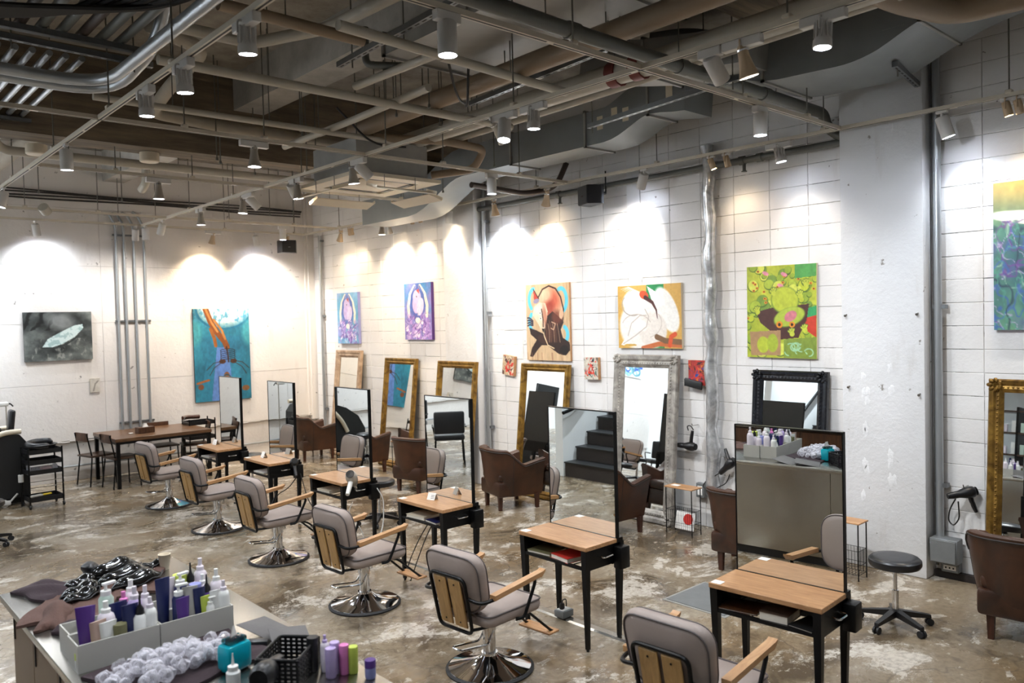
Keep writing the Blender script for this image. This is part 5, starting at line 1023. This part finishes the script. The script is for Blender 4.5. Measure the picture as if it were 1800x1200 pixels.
# left track (x 1.85)
for i, (y, ty, P, dx, dy) in enumerate(((4.07, 'fin', 130, .3, .4), (4.98, 'fin', 130, .3, .2), (5.68, 'fin', 130, .2, .2), (7.78, 'cyl', 150, .1, .2), (10.51, 'cyl', 150, -.9, .2))):
    lamp(1.85, y, ty, fd(1.85, y, dx, dy), 'cool' if i else 'neu', P, 85, 'y' if i < 3 else None, 'spotlight on the upper left track, %s from camera' % ORD[i])
# middle track (x 4.25)
MID = [(2.09, 'fin', 'cool', (4.0, 2.2, 0), 130, 75, 'y'), (2.59, 'cone', 'neu', (5.2, 2.2, .4), 130, 70, 'y'), (2.81, 'cyl', 'cool', (6.9, 2.7, 1.3), 125, 62, 'Y'), (4.38, 'fin', 'neu', (4.3, 4.5, 0), 120, 80, 'y'), (4.71, 'cyl', 'cool', (3.5, 4.2, .5), 110, 75, 'y'), (4.84, 'sil', 'neu', (7.3, 5.0, .9), 95, 60, None),
       (6.90, 'cyl', 'cool', (7.3, 6.2, .9), 115, 60, 'y'), (7.02, 'sil', 'neu', (4.7, 7.0, 0), 120, 75, None), (8.20, 'sil', 'cool', (4.6, 8.0, 0), 120, 75, 'y'), (8.33, 'cyl', 'warm', (7.3, 11.0, .9), 150, 60, None), (9.45, 'cyl', 'neu', (7.3, 8.9, .9), 115, 60, 'y'), (9.62, 'sil', 'cool', (4.1, 9.6, 0), 120, 75, None), (11.0, 'sil', 'cool', (4.3, 11.0, 0), 140, 80, 'y'), (12.5, 'cyl', 'neu', (3.9, 13.9, 1.2), 110, 68, None), (13.3, 'cyl', None, (4.25, 13.1, 0), 0, 0, None)]
for i, (y, ty, lit, tg, P, ang, bx) in enumerate(MID): lamp(4.25, y, ty, tg, lit, P, ang, bx, 'spotlight on the middle track, %s from camera' % ORD[i])
# cross tracks
lamp(2.63, 3.35, 'cyl', fd(2.63, 3.35), 'cool', 150, 80, 'X', 'white cylinder spotlight left on the nearest cross track'); lamp(5.74, 3.35, 'cyl', fd(5.74, 3.35), 'cool', 170, 80, 'X', 'white cylinder spotlight right on the nearest cross track')
lamp(3.10, 6.75, 'sil', fd(3.1, 6.75), 'neu', 150, 80, 'x', 'silver bell spotlight on the middle cross track'); lamp(5.87, 6.75, 'cyl', fd(5.87, 6.75), 'cool', 150, 80, 'X', 'white cylinder spotlight on the middle cross track'); lamp(3.03, 9.0, 'sil', fd(3.03, 9.0), 'cool', 150, 80, 'x', 'silver bell spotlight on track beyond the dark beam')
# wall track (x 7.1): aimed at the wall
WT = [(12.15, 'cone', 'warm', (7.3, 12.9, 2.6), 30, 60), (11.86, 'tan', 'warm', (7.4, 12.3, 2.6), 25, 60), (11.80, 'tan', None, (7.3, 11.6, 2.4), 0, 0), (10.87, 'sil', 'neu', (7.0, 10.9, 0), 70, 80), (10.68, 'sil', 'warm', (7.5, 11.1, 2.5), 120, 62), (10.04, 'tan', 'warm', (7.46, 10.3, 2.6), 45, 50), (9.84, 'tan', None, (7.4, 9.7, 2.4), 0, 0), (9.11, 'cyl', 'warm', (7.3, 9.5, 1.8), 60, 60),
      (8.13, 'cone', 'cool', (7.5, 8.3, 2.5), 130, 66), (7.11, 'cone', 'warm', (7.5, 7.75, 2.6), 75, 50), (5.58, 'cyl', 'neu', (7.5, 6.35, 2.7), 85, 55), (4.71, 'tan', 'warm', (7.45, 4.2, 2.3), 14, 60), (4.53, 'tan', None, (7.4, 4.2, 2.2), 0, 0), (3.95, 'fin', 'neu', (7.3, 3.7, 2.0), 22, 60), (2.49, 'cyl', 'cool', (7.45, 2.0, 2.0), 26, 65), (2.02, 'tan', 'warm', (7.46, 1.5, 1.2), 40, 60), (1.94, 'tan', None, (7.4, 1.6, 2.2), 0, 0)]
for i, (y, ty, lit, tg, P, ang) in enumerate(reversed(WT)): lamp(7.1, y, ty, tg, lit, P, ang, 'y' if ty == 'fin' else None, 'spotlight on the right wall track, %s from camera' % ORD[i])
# far wall tracks
lamp(2.75, 13.45, 'cyl', (3.05, 13.9, 2.3), 'cool', 150, 72, None, 'white spotlight aimed at the grey painting'); lamp(5.40, 13.45, 'cone', (5.3, 13.9, 2.5), 'warm', 130, 60, 'x', 'bell spotlight aimed at the blue skeleton painting'); lamp(6.15, 13.45, 'cyl', (6.6, 13.9, 2.2), 'neu', 200, 66, None, 'white spotlight lighting bare far wall right of blue painting')
lamp(4.15, 13.45, 'cyl', (4.2, 13.9, 2.2), None, 0, 0, None, 'unlit white spotlight before the wall conduits'); lamp(6.10, 12.3, 'cyl', fd(6.1, 12.3), 'cool', 130, 75, 'X', 'white cylinder spotlight on track next to far wall track'); lamp(6.75, 13.45, 'tan', (6.9, 13.9, 2), None, 0, 0, None, 'small tan spotlight beside the corner speaker'); lamp(6.68, 13.45, 'tan', (6.4, 13.9, 2), None, 0, 0, None, 'small tan spotlight left of the corner speaker')
# spotlights added out of view on the camera side as fill light
for i, (x, y) in enumerate(((-.6, .8), (-.6, 2.6), (-.6, 4.4), (-.6, 6.4), (1.85, 1.6), (4.25, .4), (.4, 3.35), (.4, 6.75), (7.1, .9))): lamp(x, y, 'cyl', fd(x, y, .0, 0), 'cool', 130, 90, None, 'added fill spotlight out of view, %s of the camera side lamps' % ORD[i])
for i, (x, y, tg) in enumerate(((-.6, 10.4, (-3.2, 10.5, 1.5)), (1.85, 12.9, (.4, 13.9, 1.5)), (-.6, 12.0, (-2.0, 13.9, 1.5)), (-.6, 7.6, (-1.2, 8.25, 1.6)))): lamp(x, y, 'cyl', tg, 'cool', 900, 100, None, 'added fill spotlight out of view aimed at white wall, %s one' % ORD[i])  # added to brighten the unseen walls that show in the mirrors

# ---------------------------------------------------------------- ceiling services
def pipe(lab, pts, r, mat, name='ceiling_pipe', n=12, hang=(), joints=(), fr=.1, jm=None):
    o = V(pts[0]); t = thing(name, lab, 'pipe', pts[0]); MB().tube(fil([V(p)-o for p in pts], fr, 6), r, n).build('pipe', mat, t)
    for h in hang:
        q = V(h)-o; s = MB().cyl((q.x, q.y, q.z+r*.5), (q.x, q.y, roof_at(q.x+o.x, q.y+o.y)-o.z), .005, n=6).build('hanger_rod', 'rod_steel', t)
    dirv = (V(pts[1])-o).normalized()
    for j in joints:
        q = dirv*j; MB().cyl(q, q+dirv*.10, r*1.16, n=n).build('coupling', jm or mat, t)
    return t
pipe('thick tan insulated pipe crossing the upper middle', [(4.6, 7.55, 4.42), (4.53, 4.6, 4.42), (4.55, 2.0, 4.45), (4.55, .4, 4.45)], .085, 'pipe_tan', hang=((4.58, 6.6, 4.42), (4.53, 5.0, 4.42), (4.55, 3.9, 4.42)))
pipe('fat white drain pipe with red clamp, beside the middle track', [(5.30, 7.75, 4.40), (5.24, 3.6, 4.40), (5.24, 1.0, 4.44)], .095, 'pvc_white', hang=((5.27, 6.4, 4.4), (5.24, 4.4, 4.4)), joints=(3.3, 3.55), jm='red_clamp')
pipe('thin white pipe parallel to the fat drain pipe', [(5.68, 7.8, 4.40), (5.62, 5.3, 4.40), (5.55, 3.4, 4.42), (5.5, .8, 4.45)], .036, 'pvc_white', hang=((5.65, 6.8, 4.4), (5.6, 4.8, 4.4)))
pipe('second thin white pipe above the drain pipe', [(5.9, 8.7, 4.52), (5.85, 6.0, 4.52), (5.8, 4.2, 4.52)], .03, 'pvc_white')
pipe('grey steel pipe running to right wall near the camera', [(2.6, 3.58, 4.22), (7.3, 3.60, 4.22), (7.36, 3.60, 4.10), (7.36, 3.42, 3.95)], .05, 'grey_pipe', hang=((3.6, 3.58, 4.22), (5.0, 3.58, 4.22), (6.4, 3.58, 4.22)), joints=(1.2, 2.4, 3.6))
pipe('white pipe bending across the upper left ceiling', [(2.05, 5.95, 4.55), (2.75, 5.95, 4.55), (3.05, 5.3, 4.55), (3.15, 3.6, 4.55)], .045, 'pvc_white')
pipe('white pipe crossing left of the middle track, upper one', [(2.05, 6.0, 4.3), (5.5, 6.0, 4.3)], .038, 'pvc_white', hang=((2.9, 6.0, 4.3), (4.0, 6.0, 4.3)))
pipe('white pipe crossing left of the middle track, lower one', [(1.95, 7.28, 4.3), (4.9, 7.25, 4.3)], .03, 'pvc_white', hang=((2.6, 7.28, 4.3), (3.5, 7.26, 4.3)))
pipe('white pipe behind the dark beam', [(1.6, 9.8, 4.45), (1.75, 9.98, 4.30), (5.85, 9.95, 4.30)], .05, 'pvc_white', hang=((2.4, 9.98, 4.3), (3.6, 9.97, 4.3), (4.9, 9.96, 4.3)), joints=(1.2,))
pipe('short white pipe dropping behind the beam', [(3.65, 11.3, 4.9), (3.65, 11.3, 4.32), (3.65, 11.5, 4.25)], .055, 'pvc_white')
pipe('wrinkled wrapped pipe bending near top left, upper one', [(2.0, 5.2, 4.75), (2.6, 5.25, 4.75), (3.0, 4.9, 4.75), (3.05, 3.5, 4.78)], .085, 'pipe_wrap', fr=.2)
pipe('wrinkled wrapped pipe along dark beam', [(2.2, 6.6, 4.75), (2.75, 6.9, 4.75), (2.72, 7.7, 4.6), (2.75, 8.3, 4.5), (3.5, 8.45, 4.5), (5.2, 8.5, 4.52)], .06, 'pipe_wrap', fr=.15)
pipe('wrinkled wrapped pipe end at far left', [(1.6, 10.4, 4.65), (2.15, 9.9, 4.6), (2.0, 11.6, 4.45)], .09, 'pipe_wrap', fr=.2)
pipe('tan pipe dropping to the air conditioner', [(4.7, 7.3, 4.33), (5.4, 7.0, 4.33), (5.95, 6.95, 4.3), (5.95, 7.15, 4.1), (5.6, 7.5, 4.05)], .045, 'pipe_tan', fr=.1)
pipe('dark rusty pipe curving up at right wall', [(5.95, 7.2, 3.93), (6.95, 7.35, 3.93), (7.25, 7.1, 4.0), (7.3, 6.95, 4.3)], .035, 'dark_pipe', fr=.15)
pipe('peach insulated pipe at the upper right corner', [(5.0, 2.4, 4.55), (5.6, 2.25, 4.45), (6.1, 2.05, 4.42), (6.2, 1.2, 4.42), (6.2, .2, 4.42)], .095, 'pipe_tan', fr=.15)
pipe('thick tan pipe at the top right of middle', [(4.0, 1.9, 4.6), (5.3, 2.9, 4.6), (6.0, 3.0, 4.6)], .06, 'pipe_tan', fr=.1)
pipe('black valve pipe under the upper duct', [(3.55, 5.6, 4.75), (3.55, 5.6, 4.45), (3.75, 5.3, 4.40)], .03, 'grey_pipe', fr=.06)
pipe('white pipe running lengthwise just left of the tan pipe', [(4.17, 8.3, 4.34), (4.16, 6.8, 4.34), (4.10, 5.5, 4.34)], .034, 'pvc_white', hang=((4.16, 7.5, 4.34), (4.14, 6.4, 4.34)), joints=(.8,))
pipe('white cross pipe under the flat centre duct', [(2.75, 4.66, 4.32), (5.1, 4.84, 4.32)], .036, 'pvc_white', hang=((3.3, 4.7, 4.32), (4.4, 4.79, 4.32)), joints=(.9,))
pipe('short white pipe lengthwise above the middle cross track', [(3.63, 5.9, 4.36), (3.68, 4.75, 4.36)], .034, 'pvc_white')
pipe('paired grey cross pipe at the top left of centre', [(2.05, 4.9, 4.36), (3.1, 4.92, 4.36)], .04, 'pipe_tan', hang=((2.5, 4.9, 4.36),))
for i, (a_, b_3) in enumerate((((4.3, 5.2, 4.5), (4.5, 5.5, 4.25)), ((3.9, 5.0, 4.5), (4.6, 5.6, 4.3)), ((4.2, 7.2, 4.55), (4.9, 7.0, 4.2)))):
    m_ = (V(a_)+V(b_3))/2-V((0, 0, .18)); tag(MB().tube(fil([a_, m_, b_3], .3, 8), .011, 6).build('cable', 'cable'), 'dark loose cable looping among the centre pipes, %s one' % ORD[i], 'cable', 'loose ceiling cables')
# slotted strut rails
def strut(lab, a, b, rods=()):
    a, b = V(a), V(b); t = thing('strut_rail', lab, 'rail', a); d = b-a; L = d.length; X, Y, Z = frame_from(d); R = Matrix(((X.x, Y.x, Z.x, 0), (X.y, Y.y, Z.y, 0), (X.z, Y.z, Z.z, 0), (0, 0, 0, 1)))
    MB().b2((-.021, -.021, 0), (.021, .021, L), R).build('rail', 'strut_steel', t); n = int(L/.09)
    s = MB()
    for i in range(n): s.b2((-.006, -.0225, .03+i*.09), (.006, -.0209, .08+i*.09), R); s.b2((-.006, .0209, .03+i*.09), (.006, .0225, .08+i*.09), R)
    tag(s.build('slot_row', 'track_slot', t), kind='stuff')
    for f in rods: q = d*f; MB().cyl((q.x, q.y, q.z-.08), (q.x, q.y, roof_at(q.x+a.x, q.y+a.y)-a.z), .006, n=6).build('hanger_rod', 'rod_steel', t)
strut('slotted steel rail upper left of centre', (3.30, 5.6, 4.4), (3.2, 3.4, 4.4), (.1, .8)); strut('slotted steel rail beside the tan pipe', (4.85, 5.85, 4.4), (4.68, 3.8, 4.4), (.05, .9)); strut('slotted steel rail under the wide duct', (5.80, 5.22, 4.2), (5.56, 3.3, 4.2), (.03, .9)); strut('slotted cross rail near the camera', (3.3, 3.86, 4.4), (6.1, 3.92, 4.4), (.1, .5, .9)); strut('slotted rail below right-hand duct', (6.5, 2.62, 4.28), (7.35, 2.75, 4.28), (.1,)); strut('slotted cross rail over upper left track', (.8, 6.36, 4.38), (2.15, 6.42, 4.38), (.3, .9))
# ducts
def duct(lab, pts, wd, ht, flanges=(), side=(1, 0, 0), mat='duct_zinc'):
    o = V(pts[0]); t = thing('air_duct', lab, 'duct', pts[0]); P_ = [V(p)-o for p in pts]
    MB().sweep(P_, wd, ht, side).build('duct_body', mat, t); sd = V(side)
    for y in flanges:
        for k in range(len(P_)-1):
            a, b = P_[k], P_[k+1]
            if min(a.y, b.y) <= y-o.y <= max(a.y, b.y):
                f = (y-o.y-a.y)/((b.y-a.y) or 1); c = a+(b-a)*f; w2 = (wd if not isinstance(wd, list) else wd[k])/2+.02; h2 = (ht if not isinstance(ht, list) else ht[k])/2+.02
                MB().b2((c.x-w2, c.y-.012, c.z-h2), (c.x+w2, c.y+.012, c.z-h2+.025)).b2((c.x-w2, c.y-.012, c.z+h2-.025), (c.x+w2, c.y+.012, c.z+h2)).b2((c.x-w2, c.y-.012, c.z-h2), (c.x-w2+.025, c.y+.012, c.z+h2)).b2((c.x+w2-.025, c.y-.012, c.z-h2), (c.x+w2, c.y+.012, c.z+h2)).build('flange', 'galv', t); break
    return t
def dsm(p): return [tuple(q) for q in fil(p, .4, 6)]
def sm(y0, z0, y1, z1, x, n=8): return [(x, y0+(y1-y0)*i/n, z0+(z1-z0)*((i/n)**2*(3-2*i/n))) for i in range(n+1)]
t = duct('long galvanised duct dipping under the beam along right wall', sm(10.4, 4.0, 9.4, 4.0, 6.68, 2)+sm(9.2, 4.0, 8.0, 4.38, 6.68)+sm(7.9, 4.38, 5.75, 4.38, 6.68, 3)+sm(5.6, 4.38, 5.0, 4.55, 6.68)+sm(4.95, 4.55, 4.55, 4.5, 6.68, 3), .46, .36, (7.05, 5.85, 5.0))
for y, z in ((-4.75, .40), (-4.95, .45), (-5.1, .42), (-5.65, .52)): MB().b2((-.234, y-.05, z-.06), (-.2325, y+.03, z+.08)).build('tape_patch', 'cream_plastic', t)
t = duct('wide curved galvanised duct hanging at upper right', dsm([(6.35, 4.6, 4.78), (6.35, 4.2, 4.72), (6.4, 3.85, 4.58), (6.45, 3.5, 4.43), (6.5, 3.1, 4.43), (6.55, 2.75, 4.43), (6.55, 2.35, 4.62), (6.55, 1.9, 4.74), (6.55, .2, 4.74)]), .8, .34, (3.5, 2.3))
for y, z in ((-1.85, -.42), (-2.1, -.33)): MB().b2((-.2, y-.09, z-.003), (-.05, y+.07, z-.0015)).build('tape_patch', 'paper', t)
duct('flat wide galvanised duct under ceiling, centre top', [(4.45, 5.75, 4.69), (4.45, 3.45, 4.69)], 1.3, .17, (5.7, 4.6, 3.6), mat='galv'); duct('rounded zinc duct between rails at upper centre', [(5.75, 5.0, 4.72), (5.9, 4.4, 4.62), (5.95, 3.9, 4.55), (5.95, 3.45, 4.5)], .55, .3, (4.4,), mat='galv')
# ceiling cassette air conditioner with hanging deflector boards
t = thing('air_conditioner', 'white ceiling cassette air conditioner with hanging deflector boards', 'air conditioner', (4.95, 7.78, 3.9))
MB().b2((-.46, -.46, .04), (.46, .46, .42)).build('body', 'galv', t)
fr = MB()
for a, b in (((-.56, -.58, 0), (.56, -.40, .04)), ((-.56, .40, 0), (.56, .58, .04)), ((-.56, -.4, 0), (-.38, .4, .04)), ((.38, -.4, 0), (.56, .4, .04))): fr.b2(a, b)
fr.build('panel_frame', 'cream_plastic', t); MB().rbox((0, 0, .02), (.62, .64, .03), .01, 2).build('intake_grille', 'cream_plastic', t)
for x, y, w_, d_ in ((0, -.36, .60, .05), (0, .36, .60, .05), (-.35, 0, .05, .6), (.35, 0, .05, .6)): MB().b2((x-w_/2, y-d_/2, .004), (x+w_/2, y+d_/2, .012)).build('outlet_slot', 'black_panel', t)
for x, y, rz in ((0, -.62, 0), (0, .62, PI), (-.62, 0, -PI/2), (.62, 0, PI/2)):
    M = Matrix.Translation((x, y, -.12)) @ Matrix.Rotation(rz, 4, 'Z') @ Matrix.Rotation(.28, 4, 'X'); b = MB().rbox((0, 0, 0), (.78, .2, .012), .004, 1, M).b2((-.39, -.1, 0), (-.385, .1, .03), M).b2((.385, -.1, 0), (.39, .1, .03), M).build('deflector', 'cream_plastic', t)
    MB().cyl(M @ V((-.2, .04, 0)), (M @ V((-.2, .04, 0)))+V((0, 0, .14)), .004, n=5).cyl(M @ V((.2, .04, 0)), (M @ V((.2, .04, 0)))+V((0, 0, .14)), .004, n=5).build('hanger_wire', 'rod_steel', b)
for x in (-.44, .44):
    for y in (-.44, .44): MB().cyl((x, y, .42), (x, y, ZC-3.9), .006, n=6).build('suspension_rod', 'rod_steel', t)
# conduit racks at the upper left
t = thing('conduit_rack', 'dark rack of parallel steel conduits at upper left', 'conduit rack', (1.3, 6.4, 4.45))
for i in range(9): MB().cyl((-.42+i*.13, -4.6, .06), (-.42+i*.13, .1, .06), .034, n=10).build('conduit_pipe', 'grey_pipe' if i % 3 else 'dark_pipe', t)
for y in (-.05, -1.6, -3.2): MB().b2((-1.15, y-.03, -.02), (.8, y+.03, .02)).build('rack_bar', 'strut_steel', t)
t = thing('conduit_rack', 'rack of shiny conduits going away at left edge', 'conduit rack', (1.3, 6.7, 4.42))
for i in range(9): MB().cyl((-.45+i*.11, .0, .0), (-.45+i*.11, 4.2, .02), .024, n=10).build('conduit_pipe', 'conduit', t)
for y in (.45, 2.1): MB().b2((-.5, y-.02, -.06), (.5, y+.02, -.026)).build('rack_bar', 'strut_steel', t)
pipe('fat steel conduit sweeping round the upper left corner, inner one', [(-.6, 6.85, 4.3), (1.93, 6.9, 4.3), (1.93, 2.6, 4.3)], .045, 'conduit', 'steel_conduit', 14, fr=.42)
pipe('fat steel conduit sweeping round the upper left corner, outer one', [(-.6, 7.06, 4.3), (2.05, 7.1, 4.3), (2.05, 6.0, 4.4), (2.05, 5.6, 4.9)], .045, 'conduit', 'steel_conduit', 14, fr=.42)
for i in range(6): tag(MB().tube(fil([(-.6, 6.1-i*.07, 4.5-.03*i), (.7, 6.15-i*.07, 4.36-.01*i), (1.5+.1*i, 5.8-i*.1, 4.42), (1.7+.08*i, 4.0, 4.6)], .5, 8), .022, 8).build('cable', 'cable'), 'black cable sagging from rack at upper left, %s of bundle' % ORD[i], 'cable', 'sagging black cables')
# cables along the top of the far wall
for i in range(4): tag(MB().tube([(x, 13.80-.02*i, 4.38+.03*i+.015*math.sin(x*1.7+i*1.3)) for x in np.linspace(1.0, 7.2, 26)], .013, 6).build('cable', 'cable'), 'dark cable running along top of far wall, %s from below' % ORD[i], 'cable', 'cables along the far wall')
for x, y, l in ((1.95, 9.35, 'round white junction can left under beam'), (2.98, 9.1, 'round white sensor can under the dark beam')): tag(MB().lathe([(0, 0), (.09, .0), (.1, .01), (.1, .1), (0, .1)], 24).build('ceiling_can', 'cream_plastic', None, (x, y, 4.165), 0), l, 'sensor', 'white ceiling cans')
# threaded rods hanging in the middle of the room
for i, (x, y, z) in enumerate(((3.9, 7.4, 4.3), (4.0, 7.55, 4.3), (4.45, 6.5, 4.35), (4.15, 6.1, 4.35), (4.4, 5.9, 4.3), (3.4, 8.3, 4.1), (3.5, 8.45, 4.1), (3.95, 8.6, 4.05), (4.5, 8.55, 4.05), (4.9, 6.4, 4.3), (6.05, 6.9, 4.1), (6.3, 8.2, 4.0), (2.3, 11.0, 4.02), (3.3, 11.2, 4.02), (5.5, 11.5, 4.02))): tag(MB().cyl((x, y, z), (x, y, roof_at(x, y)), .006, n=6).cyl((x, y, z), (x, y, z+.03), .014, n=6).build('threaded_rod', 'rod_steel'), 'thin threaded rod hanging from the ceiling among pipes', 'rod', 'threaded rods among the pipes')

# ---------------------------------------------------------------- camera side of the room, seen in the mirrors
t = thing('back_counter', 'brown wooden back counter with steel top behind the foreground counter', 'counter', (-1.0, 3.6, 0))
MB().b2((-.3, -2.0, .02), (.3, 2.0, .90)).build('carcass', 'dark_wood', t); MB().b2((-.32, -2.02, .90), (.34, 2.02, .94)).build('worktop', 'steel', t)
for i in range(6): MB().rbox((.305, -1.67+i*.667, .47), (.016, .655, .8), .004, 1).build('door', 'cabinet_wood' if False else 'walnut', t)
t = thing('product_shelf', 'dark open shelf unit with boxed products, seen in right gold mirror', 'shelf', (-2.2, 4.6, 0))
for z in (.1, .5, .9, 1.3, 1.7, 2.1): MB().b2((-.2, -1.2, z), (.2, 1.2, z+.03)).build('shelf_board', 'dark_wood', t)
for y in (-1.2, 0, 1.2): MB().b2((-.2, y-.02, 0), (.2, y+.02, 2.2)).build('upright', 'black_metal', t)
for z in (.53, .93, 1.33, 1.73):
    for i in range(16): tag(MB().rbox((0, 0, .07+.02*(i % 3)), (.08, .07, .14+.04*(i % 3)), .004, 1).build('product_carton', ('white_plastic', 'lilac_pale', 'grey_box', 'mint')[i % 4], None, (-2.06, 3.5+i*.145, z), 0), 'small pale product box on the dark open shelf unit', 'box', 'product boxes on the dark shelf')
for (x, y, rz, l) in ((1.55, 13.3, 0, 'tall black panel standing near far wall, seen in gold mirror'), (-3.15, 12.9, PI/2, 'tall black door panel on opposite wall, seen in silver mirror')):
    t = thing('black_door', l, 'door', (x, y, 0), rz); MB().rbox((0, 0, 1.05), (.72, .06, 2.1), .006, 1).build('door_leaf', 'black_panel', t); MB().rbox((.3, -.06, 1.0), (.14, .03, .03), .008, 2).build('door_handle', 'chrome', t)
t = thing('grey_door', 'dark grey door on the opposite wall, seen in black mirror', 'door', (-3.16, 10.3, 0)); MB().rbox((0, 0, 1.05), (.05, 1.2, 2.1), .006, 1).build('door_leaf', 'black_panel', t); MB().rbox((.04, .4, 1.0), (.03, .14, .03), .008, 2).build('door_handle', 'chrome', t)
t = thing('brown_door', 'brown door beside dark grey one on the opposite wall', 'door', (-3.16, 9.25, 0)); MB().rbox((0, 0, 1.1), (.05, .6, 2.2), .006, 1).build('door_leaf', 'pipe_tan', t); MB().rbox((.03, -.2, 1.05), (.02, .04, .12), .006, 1).build('door_handle', 'black_metal', t)
def waiting_chair(x, y, rz, lab):
    t = thing('waiting_chair', lab, 'chair', (x, y, 0), rz, 'black padded waiting chairs'); MB().rbox((0, 0, .45), (.5, .5, .09), .03, 2).build('seat', 'black_vinyl', t); MB().rbox((-.24, 0, .70), (.08, .5, .36), .03, 2).build('backrest', 'black_vinyl', t)
    for sx in (-.2, .2):
        for sy in (-.22, .22): MB().cyl((sx*1.1, sy*1.1, 0), (sx, sy, .42), .013, n=8).build('leg', 'black_metal', t)
    for s in (-1, 1): MB().tube(fil([(-.2, s*.27, .62), (.2, s*.27, .62), (.2, s*.24, .45)], .04), .012).build('arm', 'black_metal', t)
waiting_chair(.75, 10.45, 2.2, 'black padded waiting chair seen in third desk mirror'); waiting_chair(-.9, 11.4, 2.9, 'black padded waiting chair beside the black door'); waiting_chair(.3, 12.2, -.6, 'black padded waiting chair near far wall out of view')
A = Art(1.6, .5, 90, 41); A.fill('e8ecee')
for i in range(26): A.arc(A.r.rand(), A.r.rand(), A.r.uniform(.04, .1), A.r.uniform(.1, .3), .015, ['2b50b0', '7fb0c8', '5a8f9a'][i % 3], 0, 5)
hang(A, 'L', -2.6, -1.0, 2.5, 3.0, 'wide white and blue swirl picture on far wall, seen in silver mirror', .04, 'paper')
